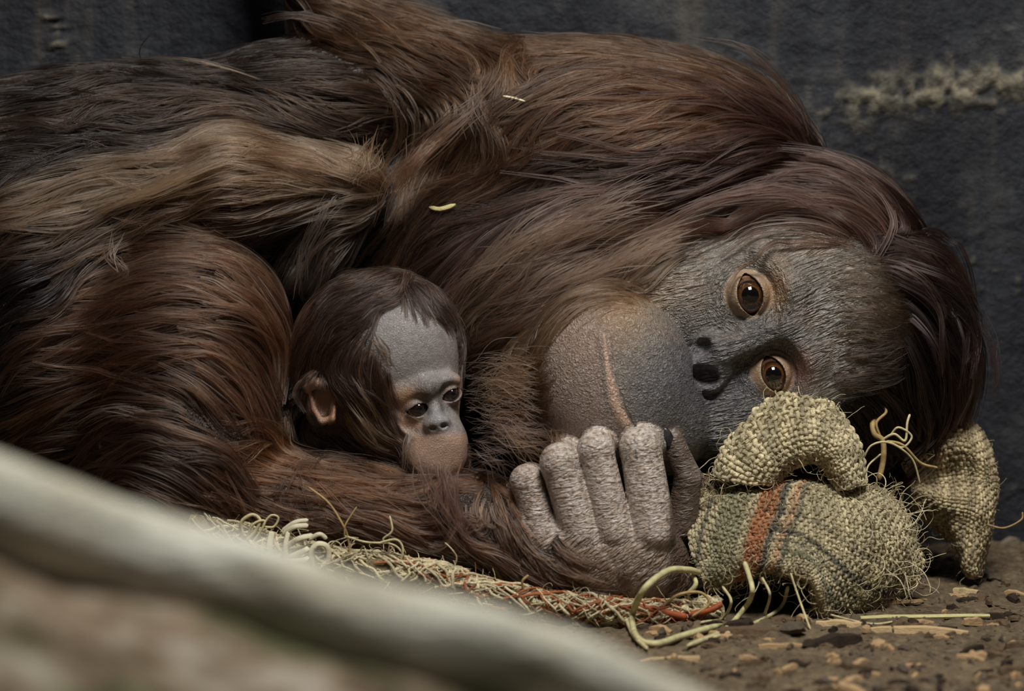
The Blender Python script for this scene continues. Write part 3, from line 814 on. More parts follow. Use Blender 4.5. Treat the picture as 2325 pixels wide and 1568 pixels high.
def grow(fr, G, roots, rn, gname, steps=10, lmul=1.0, seed=0):
    """march every root over the body along the flow of its group"""
    r = np.random.default_rng(seed); n = len(roots); g = G[gname]
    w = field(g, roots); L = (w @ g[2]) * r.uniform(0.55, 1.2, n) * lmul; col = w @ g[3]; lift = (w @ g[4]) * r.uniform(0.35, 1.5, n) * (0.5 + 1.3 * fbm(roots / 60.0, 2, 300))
    P = np.empty((n, steps, 3)); P[:, 0] = roots - rn * 2; p = roots.copy(); nn = rn.copy(); st = (L / (steps - 1))[:, None]
    wob = r.normal(0, 0.16, (n, 3)); prev = None
    for i in range(1, steps):
        t = field(g, p) @ g[1]
        nz = np.stack([fbm(p / 75.0, 2, 200 + a_) for a_ in range(3)], 1) - 0.375
        t = t + wob * (0.5 + i / steps) + nz * 1.5
        t -= nn * (t * nn).sum(1, keepdims=True) * 0.85; t /= np.linalg.norm(t, axis=1)[:, None] + 1e-9
        if prev is not None:
            t = t * 0.6 + prev * 0.4; t /= np.linalg.norm(t, axis=1)[:, None] + 1e-9
        prev = t
        q = p + t * st; l, nv = fr.snap(q)
        f = i / (steps - 1); hgt = lift * (math.sin(min(1.0, f * 1.5) * math.pi / 2)) * (1.0 if f < .7 else 1.0)
        cur = ((q - l) * nv).sum(1)
        h = np.where(cur > hgt, hgt * 0.45 + np.minimum(cur, hgt + 60) * 0.55, hgt)
        p = l + nv * h[:, None] * 1.0; nn = nv
        P[:, i] = p
    return P, col, L

def children(P, col, L, nch, spread=9.0, clump=0.75, frizz=2.5, rad=1.1, seed=1, cvar=0.35):
    r = np.random.default_rng(seed); n, m, _ = P.shape
    T = np.gradient(P, axis=1); T /= np.linalg.norm(T, axis=2)[..., None] + 1e-9
    up = np.array([0.21, 0.13, 1.0]); N = np.cross(T, up); N /= np.linalg.norm(N, axis=2)[..., None] + 1e-9; B = np.cross(N, T)
    t = np.linspace(0, 1, m)
    outP, outC = [], []
    lockvar = np.exp(r.normal(0, cvar, (n, 1)))
    for c in range(nch):
        a = r.uniform(0, 2 * np.pi, n); rr = spread * np.sqrt(r.uniform(0, 1, n)); cl = clump * r.uniform(0.4, 1.15, n)
        fly = r.uniform(0, 1, n) < 0.06; cl = np.where(fly, -0.9, cl)
        k = rr[:, None] * (1 - cl[:, None] * t[None] ** 0.8)
        off = (np.cos(a)[:, None, None] * N + 0.6 * np.sin(a)[:, None, None] * B) * k[..., None]
        ph = r.uniform(0, 6.28, (n, 2)); fq = r.uniform(3, 9, (n, 2)); am = frizz * r.uniform(0.2, 1.3, n)
        wv = np.sin(t[None] * fq[:, :1] + ph[:, :1])[..., None] * N + np.sin(t[None] * fq[:, 1:] + ph[:, 1:])[..., None] * B
        cut = r.uniform(0.7, 1.05, n); Q = P + off + wv * (am[:, None] * t[None])[..., None]
        Q = Q[:, :1] + (Q - Q[:, :1]) * cut[:, None, None] if False else Q
        outP.append(Q); outC.append(col * lockvar * np.exp(r.normal(-0.18, 0.65, (n, 1))))
    PP = np.concatenate(outP); CC = np.clip(np.concatenate(outC), 0.002, 0.9)
    gd = r.uniform(0, 1, (len(PP), 1)) < 0.11          # a few coarse pale guard hairs over a darker coat
    CC = np.clip(CC * np.where(gd, 2.0, 0.74), 0.002, 0.9)
    R = rad * (1 - 0.75 * t ** 1.5)[None] * r.uniform(0.7, 1.25, (len(PP), 1)) * np.where(gd, 1.6, 1.0)
    return PP, CC, R

def sample_roots(fr, n, wface, seed=0):
    r = np.random.default_rng(seed); p = fr.area * wface; p = p / p.sum()
    f = r.choice(len(p), n, p=p); u = r.uniform(0, 1, (n, 2)); q = fr.V[fr.Q[f]]
    a = q[:, 0] * (1 - u[:, :1]) + q[:, 1] * u[:, :1]; b = q[:, 3] * (1 - u[:, :1]) + q[:, 2] * u[:, :1]
    return a * (1 - u[:, 1:]) + b * u[:, 1:], fr.fn[f], f

fm = Furrer(Vm, Qm)
RB = (110, 76, 46); DK = (74, 50, 36); PU = (98, 70, 62); TN = (176, 140, 104); OR = (150, 92, 40); HD = (92, 62, 52)
MG_GROUPS = {
    'head_hair': [
        dict(p=[(2060, 570), (2140, 610), (2215, 720), (2235, 840)], len=300, col=HD, lift=34),
        dict(p=[(2040, 500), (1960, 430), (1800, 365), (1500, 420), (1250, 540), (1060, 660)], len=420, col=HD, lift=26),
        dict(p=[(1960, 520), (1800, 465), (1640, 475), (1450, 560), (1250, 680)], len=330, col=(110, 76, 60), lift=18),
        dict(p=[(2150, 560), (2000, 390), (1830, 340), (1500, 395), (1150, 540), (990, 650)], len=420, col=HD, lift=30),
        dict(p=[(1640, 520), (1500, 590), (1380, 650), (1200, 720), (1060, 800)], len=260, col=TN, lift=12),
        dict(p=[(1500, 500), (1300, 560), (1120, 660), (1000, 760)], len=320, col=(160, 128, 100), lift=18),
        dict(p=[(2060, 600), (2150, 680), (2230, 820), (2210, 960)], len=340, col=(66, 46, 42), lift=54),
        dict(p=[(2040, 720), (2090, 800), (2150, 900), (2150, 990)], len=280, col=(60, 42, 40), lift=44),
        dict(p=[(2000, 860), (2040, 910), (2060, 980)], len=200, col=(56, 40, 38), lift=20),
    ],
    'beard': [
        dict(p=[(1420, 672), (1300, 705), (1180, 790), (1080, 850)], len=170, col=(150, 108, 66), lift=10),
        dict(p=[(1250, 800), (1160, 850), (1050, 880)], len=190, col=(150, 108, 64), lift=12),
        dict(p=[(1240, 900), (1150, 900), (1040, 900)], len=190, col=(136, 96, 58), lift=14),
        dict(p=[(1260, 980), (1170, 960), (1060, 950)], len=170, col=(120, 82, 56), lift=14),
        dict(p=[(1330, 1040), (1240, 1010), (1130, 1000)], len=140, col=(104, 70, 58), lift=14),
    ],
    'back_fur': [
        dict(p=[(1830, 300), (1740, 170), (1500, 130), (1230, 220), (1000, 330)], len=330, col=RB, lift=20),
        dict(p=[(1800, 330), (1600, 250), (1400, 280), (1200, 370), (1030, 430)], len=330, col=(128, 84, 50), lift=20),
        dict(p=[(1700, 105), (1450, 90), (1200, 130), (1080, 230)], len=260, col=(120, 80, 44), lift=16),
        dict(p=[(1560, 350), (1350, 390), (1130, 460), (960, 560)], len=280, col=DK, lift=18),
        dict(p=[(760, -10), (900, 40), (1080, 110), (1180, 180)], len=260, col=RB, lift=16),
        dict(p=[(800, 90), (950, 150), (1080, 230), (1120, 330)], len=260, col=RB, lift=20),
        dict(p=[(950, 380), (920, 440), (900, 520), (860, 600)], len=200, col=(22, 18, 20), lift=12),  # this and the next two: shade of the chest hollow put into the hair colour
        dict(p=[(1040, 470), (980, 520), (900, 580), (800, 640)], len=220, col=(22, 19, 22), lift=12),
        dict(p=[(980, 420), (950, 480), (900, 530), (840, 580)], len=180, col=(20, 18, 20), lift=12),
    ],
    'flank_fur': [
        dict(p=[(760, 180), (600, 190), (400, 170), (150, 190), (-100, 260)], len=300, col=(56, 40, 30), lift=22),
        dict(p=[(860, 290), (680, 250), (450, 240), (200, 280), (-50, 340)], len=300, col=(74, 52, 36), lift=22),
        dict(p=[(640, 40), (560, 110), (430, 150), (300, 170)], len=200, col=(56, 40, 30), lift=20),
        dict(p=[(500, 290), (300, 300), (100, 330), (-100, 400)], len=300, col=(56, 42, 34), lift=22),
    ],
    'upper_arm_fur': [
        dict(p=[(830, 380), (700, 335), (520, 365), (300, 440), (90, 520)], len=330, col=TN, lift=14),
        dict(p=[(840, 430), (700, 400), (520, 410), (350, 460)], len=280, col=(168, 128, 90), lift=14),
        dict(p=[(800, 490), (680, 470), (520, 480), (380, 510)], len=220, col=RB, lift=16),
        dict(p=[(780, 470), (740, 520), (700, 590), (680, 660)], len=200, col=(96, 84, 80), lift=14),
        dict(p=[(300, 500), (160, 540), (0, 600), (-150, 650)], len=280, col=(88, 66, 54), lift=20),
    ],
    'thigh_fur': [
        dict(p=[(330, 530), (220, 560), (100, 620), (0, 700)], len=240, col=(32, 26, 28), lift=22),  # this and the next: near-black tone paints the shade at the left edge
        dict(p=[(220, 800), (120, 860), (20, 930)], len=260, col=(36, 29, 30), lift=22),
        dict(p=[(645, 600), (540, 570), (400, 550), (230, 560)], len=240, col=RB, lift=16),
        dict(p=[(630, 690), (520, 640), (380, 640), (200, 690)], len=280, col=(140, 96, 66), lift=16),
        dict(p=[(625, 790), (530, 710), (380, 690), (180, 760)], len=320, col=(134, 90, 60), lift=18),
        dict(p=[(615, 950), (540, 830), (400, 780), (180, 820)], len=340, col=(130, 86, 56), lift=18),
        dict(p=[(605, 1080), (540, 950), (400, 880), (200, 900), (90, 980)], len=340, col=(122, 80, 54), lift=18),
        dict(p=[(600, 1170), (510, 1060), (360, 1000), (180, 1010)], len=300, col=(96, 66, 48), lift=18),
        dict(p=[(645, 640), (655, 800), (655, 960), (660, 1120)], len=260, col=(112, 80, 64), lift=12),
        dict(p=[(150, 650), (60, 720), (-40, 830)], len=260, col=(32, 27, 30), lift=24),  # left-edge shade painted into the hair colour here too
    ],
    'forearm_fur': [
        dict(p=[(1080, 1110), (950, 1085), (820, 1060), (690, 1050)], len=200, col=(138, 86, 44), lift=14),
        dict(p=[(1080, 1200), (900, 1150), (740, 1110), (640, 1090)], len=240, col=OR, lift=14),
        dict(p=[(1120, 1280), (950, 1220), (800, 1170), (680, 1150)], len=240, col=(124, 80, 48), lift=14),
        dict(p=[(1000, 1060), (1030, 1150), (1090, 1250), (1180, 1310)], len=170, col=(120, 82, 66), lift=18),
        dict(p=[(1120, 1110), (1130, 1180), (1190, 1270), (1330, 1330)], len=90, col=(140, 96, 64), lift=6),
        dict(p=[(1200, 1290), (1300, 1340), (1420, 1360), (1500, 1340)], len=45, col=(112, 78, 56), lift=5),
    ],
}
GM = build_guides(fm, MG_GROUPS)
fc = fm.V[fm.Q].mean(1); fpx, fpy = proj(fc)
fdist = poly_dist(fpx, fpy, FACE_POLY); hdist = poly_dist(fpx, fpy, HAND_POLY)
bald = np.clip(sstep(-16, 6, fdist) * (fc[:, 2] > -150), 0, 1)
handf = hand_mask(fc)
wgt = np.clip(1 - bald - handf, 0, 1)
wgt *= 0.25 + 0.75 * sstep(-0.25, 0.15, fm.fn[:, 2])     # thinner on the far side
wgt *= sstep(-700, -200, fc[:, 0] + 0) * 0.7 + 0.3
wgt *= 1 - 0.8 * np.exp(-((fpx - 815) / 34) ** 2 - ((fpy - 400) / 55) ** 2) * (fc[:, 2] > -150)
NR = 17000
roots, rnrm, rf = sample_roots(fm, NR, wgt, 3)
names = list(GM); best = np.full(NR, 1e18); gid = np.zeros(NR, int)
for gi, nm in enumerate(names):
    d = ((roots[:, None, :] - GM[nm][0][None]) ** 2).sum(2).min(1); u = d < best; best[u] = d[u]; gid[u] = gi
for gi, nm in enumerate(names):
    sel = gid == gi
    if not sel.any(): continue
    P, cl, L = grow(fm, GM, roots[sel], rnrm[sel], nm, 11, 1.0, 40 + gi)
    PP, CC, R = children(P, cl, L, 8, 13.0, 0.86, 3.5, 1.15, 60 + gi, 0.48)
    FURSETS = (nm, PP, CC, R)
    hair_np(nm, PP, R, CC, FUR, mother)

# fine short hair on the forehead and round the muzzle
F_GROUPS = {'face_fuzz': [
    dict(p=[(1800, 620), (1880, 610), (1980, 640)], len=70, col=(120, 100, 80), lift=7), dict(p=[(1830, 700), (1920, 680), (2020, 690)], len=80, col=(110, 86, 62), lift=7),
    dict(p=[(1850, 780), (1940, 750), (2030, 760)], len=80, col=(104, 82, 60), lift=7), dict(p=[(1850, 850), (1930, 830), (2010, 800)], len=80, col=(90, 72, 58), lift=7),
    dict(p=[(1760, 560), (1850, 540), (1940, 560)], len=50, col=(110, 92, 76), lift=6),
    dict(p=[(1480, 690), (1380, 690), (1280, 750)], len=60, col=(150, 112, 70), lift=7), dict(p=[(1330, 760), (1260, 820), (1180, 860)], len=70, col=(140, 104, 66), lift=7),
    dict(p=[(1340, 900), (1260, 900), (1180, 900)], len=60, col=(130, 96, 66), lift=7), dict(p=[(1360, 1000), (1280, 980), (1200, 960)], len=60, col=(120, 88, 64), lift=7)]}
GF = build_guides(fm, F_GROUPS)
wf = bald * (fm.fn[:, 2] > 0.1) * (sstep(1850, 2010, fpx) + (1 - sstep(1215, 1275, fpx)) * 1.2 + 0.8 * np.exp(-((fpx - 1390) / 90) ** 2 - ((fpy - 682) / 18) ** 2))
rf_, rfn, _ = sample_roots(fm, 1000, wf, 8)
P, cl, L = grow(fm, GF, rf_, rfn, 'face_fuzz', 6, 1.0, 88)
PP, CC, R = children(P, cl, L, 3, 9.0, 0.3, 1.5, 0.5, 89, 0.3)
hair_np('face_fuzz', PP, R, CC, FUR, mother)

fb = Furrer(Vb, Qb)
BB = (80, 54, 40)
B_GROUPS = {'head_hair': [
    dict(p=[(930, 640), (860, 650), (760, 700), (690, 800), (680, 900)], len=150, col=BB, lift=7),
    dict(p=[(900, 680), (800, 720), (740, 790), (720, 870)], len=150, col=BB, lift=7),
    dict(p=[(860, 730), (800, 790), (790, 860), (830, 950), (860, 1010)], len=150, col=(88, 58, 44), lift=7),
    dict(p=[(850, 780), (860, 850), (880, 930)], len=120, col=(110, 76, 56), lift=6),
    dict(p=[(930, 620), (990, 640), (1040, 710), (1050, 800)], len=130, col=(80, 54, 44), lift=10),
    dict(p=[(930, 640), (950, 690), (990, 750)], len=60, col=(90, 70, 62), lift=4),
    dict(p=[(700, 940), (760, 980), (860, 1010)], len=140, col=(60, 44, 40), lift=8),
    dict(p=[(770, 870), (800, 930), (850, 1000)], len=130, col=(150, 112, 66), lift=8),
]}
GB = build_guides(fb, B_GROUPS)
bc = fb.V[fb.Q].mean(1); bpx, bpy_ = proj(bc)
wb = 1 - sstep(-34, 16, poly_dist(bpx, bpy_, BF_POLY)) * (bc[:, 2] > 30)
wb *= ~in_poly(bpx, bpy_, [(672, 850), (720, 800), (770, 830), (784, 930), (772, 980), (730, 985), (690, 950)])
wb *= 0.3 + 0.7 * sstep(-0.25, 0.15, fb.fn[:, 2])
rb, rbn, _ = sample_roots(fb, 3600, wb, 5)
P, cl, L = grow(fb, GB, rb, rbn, 'head_hair', 9, 1.0, 77)
PP, CC, R = children(P, cl, L, 9, 7.0, 0.5, 1.6, 0.62, 78)
hair_np('head_hair', PP, R, CC, FUR, baby)

# ---- free locks that hang clear of the body
def free_locks(name, specs, parent, seed):
    r = np.random.default_rng(seed); PP, CC, RR = [], [], []
    for pts, n, spread, col, rad in specs:
        K = crom([C(*p) for p in pts], 12)
        T = np.gradient(K, axis=0); T /= np.linalg.norm(T, axis=1)[:, None]; Nn = np.cross(T, [0.1, 0.1, 1.0]); Nn /= np.linalg.norm(Nn, axis=1)[:, None]; Bb = np.cross(Nn, T)
        t = np.linspace(0, 1, 12)
        a = r.normal(0, spread, (n, 2)); e = r.normal(0, spread * 0.8, (n, 2)); am = r.uniform(0, spread * 0.5, (n, 1)); ph = r.uniform(0, 6.28, (n, 1))
        st = r.uniform(0, 0.38, (n, 1)); en = r.uniform(0.62, 1.0, (n, 1)); tt = st + (en - st) * t[None]; spread = spread * 1.35
        o1 = a[:, :1] * (1 - t) + e[:, :1] * t + am * np.sin(t * 7 + ph); o2 = 0.5 * (a[:, 1:] * (1 - t) + e[:, 1:] * t)
        fi = tt * 11; lo_ = np.minimum(fi.astype(int), 10); fr_ = (fi - lo_)[..., None]; ev = lambda A: A[lo_] * (1 - fr_) + A[lo_ + 1] * fr_
        P = ev(K) + o1[..., None] * ev(Nn) + (o2 - 6 * (1 - np.sin(np.pi * np.clip(tt * 1.2, 0, 1) ) ** 0.5) )[..., None] * ev(Bb)
        PP.append(P); CC.append(np.tile(np.array(desat(lin(*col))), (n, 1)) * np.exp(r.normal(0, 0.45, (n, 1))))
        RR.append(np.tile(rad * (1 - 0.7 * t ** 1.6) * np.minimum(1, 0.3 + t * 5), (n, 1)) * r.uniform(0.6, 1.2, (n, 1)))
    hair_np(name, np.concatenate(PP), np.concatenate(RR), np.concatenate(CC), FUR, parent)
free_locks('loose_lock', [
    ([(965, 1010, 255), (958, 1050, 272), (975, 1130, 285), (1030, 1220, 285), (1130, 1300, 280)], 10, 18, (120, 90, 80), 1.3),
    ([(990, 1025, 255), (985, 1070, 275), (1005, 1150, 285), (1070, 1250, 285), (1180, 1320, 275)], 14, 20, (130, 92, 82), 1.3),
    ([(1030, 1030, 230), (1020, 1090, 262), (1040, 1180, 280), (1100, 1270, 280)], 30, 16, (110, 76, 64), 1.2),
    ([(935, 960, 240), (925, 1010, 262), (915, 1080, 268)], 12, 6, (130, 110, 100), 1.1),
    ([(770, 440, 30), (725, 500, 40), (690, 580, 30), (672, 680, 40)], 22, 10, (120, 108, 104), 1.1),
    ([(540, 350, 90), (420, 400, 100), (280, 460, 90), (120, 510, 60)], 60, 12, (180, 140, 100), 1.2),
    ([(1010, 290, 20), (940, 370, 40), (900, 440, 20)], 50, 14, (150, 108, 80), 1.3),
    ([(1120, 200, 0), (1020, 290, 30), (900, 400, 20), (860, 520, 0)], 40, 18, (140, 98, 70), 1.3),
    ([(860, 300, -60), (830, 360, 40), (800, 420, 60)], 40, 26, (150, 112, 72), 1.1),
    ([(780, 60, -180), (700, 40, -170), (640, 36, -170), (592, 48, -180)], 40, 7, (70, 48, 38), 1.3),
    ([(620, 190, -90), (500, 150, -70), (400, 132, -70), (240, 134, -90)], 10, 4, (160, 112, 58), 1.1),
    ([(330, 160, -90), (316, 115, -80), (345, 75, -80), (372, 70, -80)], 4, 1.5, (40, 32, 30), 1.2),
    ([(260, 520, 90), (250, 580, 110), (280, 620, 120), (230, 650, 120)], 14, 14, (130, 92, 70), 1.0),
    ([(230, 880, 190), (150, 930, 170), (80, 990, 150)], 14, 5, (150, 120, 96), 1.2),
    ([(420, 960, 215), (250, 930, 200), (120, 1000, 180)], 16, 8, (140, 108, 84), 1.2),
    ([(1850, 300, -200), (1760, 170, -180), (1680, 105, -180), (1560, 80, -190)], 16, 8, (110, 80, 60), 1.0),
    ([(2080, 560, -90), (1990, 420, -90), (1880, 350, -100), (1700, 330, -100)], 30, 9, (120, 90, 80), 1.1),
    ([(1520, 420, 60), (1380, 470, 80), (1220, 560, 70), (1080, 680, 50)], 50, 26, (150, 116, 96), 1.3),
    ([(1620, 500, 80), (1450, 560, 90), (1280, 650, 80), (1120, 740, 60)], 36, 22, (160, 124, 98), 1.3),
    ([(1350, 480, 40), (1200, 540, 60), (1080, 620, 50), (990, 720, 30)], 60, 26, (170, 138, 110), 1.3),
    ([(1900, 460, 30), (1750, 430, 40), (1580, 470, 60), (1420, 560, 70)], 70, 14, (110, 78, 66), 1.2),
    ([(2210, 700, -100), (2250, 780, -100), (2262, 860, -100), (2240, 940, -110)], 26, 12, (90, 70, 70), 1.0),
    ([(1260, 830, 170), (1150, 830, 150), (1050, 870, 150)], 70, 30, (140, 100, 64), 1.0),
    ([(1250, 890, 180), (1150, 880, 165), (1048, 900, 160)], 80, 30, (140, 100, 64), 1.0),
    ([(1250, 950, 180), (1150, 940, 175), (1055, 935, 170)], 70, 28, (124, 88, 60), 1.0),
    ([(1270, 1010, 180), (1170, 985, 190), (1070, 990, 185)], 60, 24, (110, 80, 66), 1.1),
    ([(1230, 1060, 200), (1180, 1010, 215), (1120, 955, 200)], 24, 22, (150, 112, 74), 1.1),
    ([(1180, 1080, 200), (1120, 1040, 215), (1050, 1030, 205)], 40, 24, (90, 66, 60), 1.1),
    ([(1350, 960, 220), (1390, 1000, 260), (1420, 1030, 250)], 14, 10, (130, 90, 60), 1.0),
    ([(1240, 960, 190), (1270, 1000, 270), (1300, 1040, 270)], 24, 16, (140, 98, 66), 1.0),
], mother, 501)
free_locks('loose_lock', [
    ([(790, 830, 215), (815, 880, 235), (850, 930, 235), (880, 990, 215)], 12, 7, (150, 116, 76), 0.8),
    ([(780, 900, 205), (820, 950, 225), (850, 1000, 220), (868, 1025, 215)], 12, 6, (160, 122, 72), 0.8),
    ([(835, 740, 215), (870, 790, 235), (900, 850, 235)], 20, 9, (120, 90, 70), 0.8),
    ([(935, 605, 130), (915, 650, 180), (880, 690, 210)], 40, 7, (70, 50, 42), 0.9),
], baby, 502)

def ell_mesh(name, c, rad, rot, mat, parent, nu=16, nv=10):
    R = rotm(*rot); V = []
    for t in np.linspace(0, np.pi, nv):
        for p in np.linspace(0, 2 * np.pi, nu, endpoint=False):
            V.append(C(*c) + R @ (np.array(rad) * np.array([math.sin(t) * math.cos(p), math.sin(t) * math.sin(p), math.cos(t)])))
    i = np.arange(nv - 1)[:, None] * nu; j = np.arange(nu)[None, :]; j2 = (j + 1) % nu
    return mesh_np(name, np.array(V), np.stack([i + j, i + nu + j, i + nu + j2, i + j2], -1).reshape(-1, 4), None, mat, parent)
nm_ = NT('dark_horn_nail'); nm_.base(nm_.ramp(nm_.noise(300, 2, nm_.coord()), [(0.3, lin(24, 22, 24)), (0.7, lin(58, 54, 56))])); nm_.rough(0.3, 0.6)
ell_mesh('thumbnail', (1512, 996, 200), (19, 32, 10), (20, -25, 10), nm_.m, mother)

# ------------------------------------------------------------------ burlap
def loft(rows, nu, nv):
    """rows of (px,py,d) -> dense (nu,nv,3) grid in camera frame; u along a row, v down the rows"""
    A = np.array([[C(*p) for p in r] for r in rows])
    B = np.stack([crom(A[i], nu) for i in range(len(A))], 0)          # rows, nu
    return np.stack([crom(B[:, j], nv) for j in range(nu)], 0)

def grid_normals(G):
    n = np.cross(np.gradient(G, axis=0), np.gradient(G, axis=1)); n /= np.linalg.norm(n, axis=2)[..., None] + 1e-9
    if n[..., 2].mean() < 0: n = -n
    return n

def burlap_mats():
    m = NT('burlap_ground_cloth'); c = m.noise(500, 3, m.coord()); m.base(m.ramp(c, [(0.3, lin(80, 70, 50)), (0.7, lin(140, 126, 92))])); m.rough(0.95, 0.1)
    y = NT('jute_yarn'); at = y.attr('col'); n = y.noise(900, 3, y.coord())
    y.base(y.mix(0.6, at.outputs['Color'], y.mix(1.0, at.outputs['Color'], y.ramp(n, [(0.3, (0.35, 0.33, 0.3)), (0.7, (1.25, 1.25, 1.2))]), 'MULTIPLY')))
    y.rough(0.7, 0.25); y.bump(y.noise(1500, 3, y.coord()), 0.8, 0.0006)
    return m.m, y.m
CLOTH, YARN = burlap_mats()
STRAW = np.array(lin(226, 212, 174)); STRAW2 = np.array(lin(182, 168, 132)); ORANGE = np.array(lin(184, 112, 72)); NAVY = np.array(lin(44, 52, 62)); GREEN = np.array(lin(104, 112, 88))

def weave(name, rows, parent, spacing, colfun, seed=0, rad=0.47, amp=0.32, jit=0.25, thick=10, wrinkle=8, col2=None, under=None):
    r = np.random.default_rng(seed)
    G = loft(rows, 60, 60)
    N = grid_normals(G); G = G + N * ((fbm(G / 55.0, 3, seed + 5) - 0.44) * wrinkle * 2)[..., None]; N = grid_normals(G)
    # cloth body with thickness
    nu, nv = G.shape[:2]; V = np.vstack([(G - N * spacing * 0.30).reshape(-1, 3), (G - N * (spacing * .3 + thick)).reshape(-1, 3)]); o = nu * nv
    i = (np.arange(nu - 1)[:, None] * nv + np.arange(nv - 1)[None, :]).ravel()
    q = np.stack([i, i + nv, i + nv + 1, i + 1], -1); q2 = q[:, ::-1] + o; e = []
    ring = [a * nv for a in range(nu)] + [(nu - 1) * nv + b for b in range(1, nv)] + [a * nv + nv - 1 for a in range(nu - 2, -1, -1)] + [b for b in range(nv - 2, 0, -1)]
    for a, b in zip(ring, ring[1:] + ring[:1]): e.append((a, a + o, b + o, b))
    parent = mesh_np(name, V, np.vstack([q, q2, np.array(e)]), None, CLOTH, parent)
    # yarns over and under one another
    Lu = np.linalg.norm(np.diff(G, axis=0), axis=2).sum(0).mean(); Lv = np.linalg.norm(np.diff(G, axis=1), axis=2).sum(1).mean()
    nU = max(6, int(Lu / spacing)); nV = max(6, int(Lv / spacing))
    def samp(A, u, v):
        u = np.clip(u, 0, 1) * (nu - 1); v = np.clip(v, 0, 1) * (nv - 1); a = np.minimum(u.astype(int), nu - 2); b = np.minimum(v.astype(int), nv - 2); fu = (u - a)[..., None]; fv = (v - b)[..., None]
        return (A[a, b] * (1 - fu) + A[a + 1, b] * fu) * (1 - fv) + (A[a, b + 1] * (1 - fu) + A[a + 1, b + 1] * fu) * fv
    def yarns(n1, n2, along_v):
        m = n2 * 2 + 1; a = (np.arange(n1) + 0.5) / n1; t = np.linspace(0, 1, m)
        A, T = np.meshgrid(a, t, indexing='ij'); ph = (np.arange(n1)[:, None] + (0 if along_v else 1)) * np.pi + np.arange(m)[None] * np.pi / 2
        A = A + r.normal(0, jit * 0.35, (n1, 1)) / n1 + r.normal(0, jit * 0.3, A.shape) / n1
        u, v = (A, T) if along_v else (T, A)
        P = samp(G, u, v) + samp(N, u, v) * (np.sin(ph) * spacing * amp + r.normal(0, 0.06, A.shape) * spacing)[..., None]
        R = spacing * rad * r.uniform(0.75, 1.15, (n1, 1)) * (0.92 + 0.12 * np.abs(np.sin(ph)))
        c = colfun(u, v) * r.uniform(0.72, 1.15, (n1, 1))[..., None] * r.uniform(0.85, 1.12, A.shape)[..., None]
        return P, R, c
    P1, R1, c1 = yarns(nU, nV, True); P2, R2, c2 = yarns(nV, nU, False)
    tag(hair_np('weave', P1, R1, c1, YARN, parent), kind='stuff'); tag(hair_np('weave', P2, R2, c2, YARN, parent), kind='stuff')
    return G, N, parent

def fuzz(name, G, N, parent, n, length, seed, col=STRAW, rad=0.9, edge=None, curl=0.55, upb=0.0):
    r = np.random.default_rng(seed); nu, nv = G.shape[:2]
    if edge is None: a = r.integers(0, nu, n); b = r.integers(0, nv, n)
    else:
        pick = r.choice(len(edge), n); a = np.array([edge[k][0] for k in pick]); b = np.array([edge[k][1] for k in pick])
    m = 9; P = np.empty((n, m, 3)); P[:, 0] = G[a, b]; d = N[a, b] * 0.6 + r.normal(0, 0.6, (n, 3)); d[:, 1] += upb; d /= np.linalg.norm(d, axis=1)[:, None]
    st = (length * r.uniform(0.3, 1.3, n) ** 1.5 / (m - 1))[:, None]; ax = r.normal(0, 1, (n, 3)) * curl
    for i in range(1, m):
        d = d + np.cross(ax, d) * 0.55 + r.normal(0, 0.16, (n, 3)); d /= np.linalg.norm(d, axis=1)[:, None]; P[:, i] = P[:, i - 1] + d * st
    R = rad * r.uniform(0.5, 1.5, (n, 1)) * np.linspace(1, 0.5, m)[None]
    c = np.array(col) * r.uniform(0.55, 1.25, (n, 1))
    return tag(hair_np(name, P, R, c, YARN, parent), kind='stuff')

def cord_mat(name, c, v=0.25):
    m = NT(name); n = m.noise(200, 4, m.coord()); c = np.array(c)
    m.base(m.ramp(n, [(0.3, tuple(c * (1 - v))), (0.7, tuple(np.minimum(c * (1 + v), 1)))])); m.rough(0.6, 0.35); m.bump(m.noise(1200, 3, m.coord((1, 1, 1))), 0.6, 0.0005)
    return m.m
CORD = cord_mat('pale_jute_cord', lin(200, 188, 144)); CORDY = cord_mat('yellow_green_jute_cord', lin(196, 188, 140)); CORDD = cord_mat('tan_jute_cord', lin(166, 140, 92))
ORG_F = cord_mat('orange_jute_cord', lin(150, 76, 38))

sack = empty('burlap_sack', tuple(W(C(1850, 1340, 120)) * np.array([1, 1, 0])))
tag(sack, 'crumpled straw coloured burlap sack with orange and blue stripes under the head', 'sack')
plain = lambda u, v: STRAW * (0.85 + 0.2 * np.sin(u * 37 + v * 11))[..., None] * 1.0 + 0 * u[..., None]
upper_rows = [
    [(1640, 1080, -10), (1660, 1020, -20), (1715, 955, -40), (1775, 915, -60), (1840, 912, -70), (1895, 950, -60), (1935, 1020, -40), (1945, 1110, -20)],
    [(1622, 1075, 70), (1652, 1005, 60), (1712, 938, 45), (1775, 893, 30), (1842, 893, 25), (1903, 935, 30), (1950, 1010, 40), (1963, 1100, 50)],
    [(1640, 1090, 140), (1675, 1030, 142), (1728, 975, 132), (1785, 935, 122), (1842, 930, 116), (1895, 965, 118), (1932, 1025, 122), (1946, 1105, 118)],
    [(1690, 1100, 160), (1712, 1058, 166), (1752, 1018, 160), (1800, 990, 152), (1848, 985, 148), (1888, 1008, 146), (1914, 1050, 144), (1926, 1112, 134)],
    [(1745, 1100, 150), (1758, 1078, 152), (1780, 1055, 148), (1812, 1038, 142), (1846, 1030, 138), (1874, 1044, 134), (1893, 1070, 130), (1905, 1112, 120)],
    [(1765, 1100, 110), (1775, 1085, 108), (1792, 1068, 100), (1818, 1055, 94), (1846, 1048, 90), (1868, 1060, 88), (1884, 1082, 86), (1894, 1112, 80)],
]
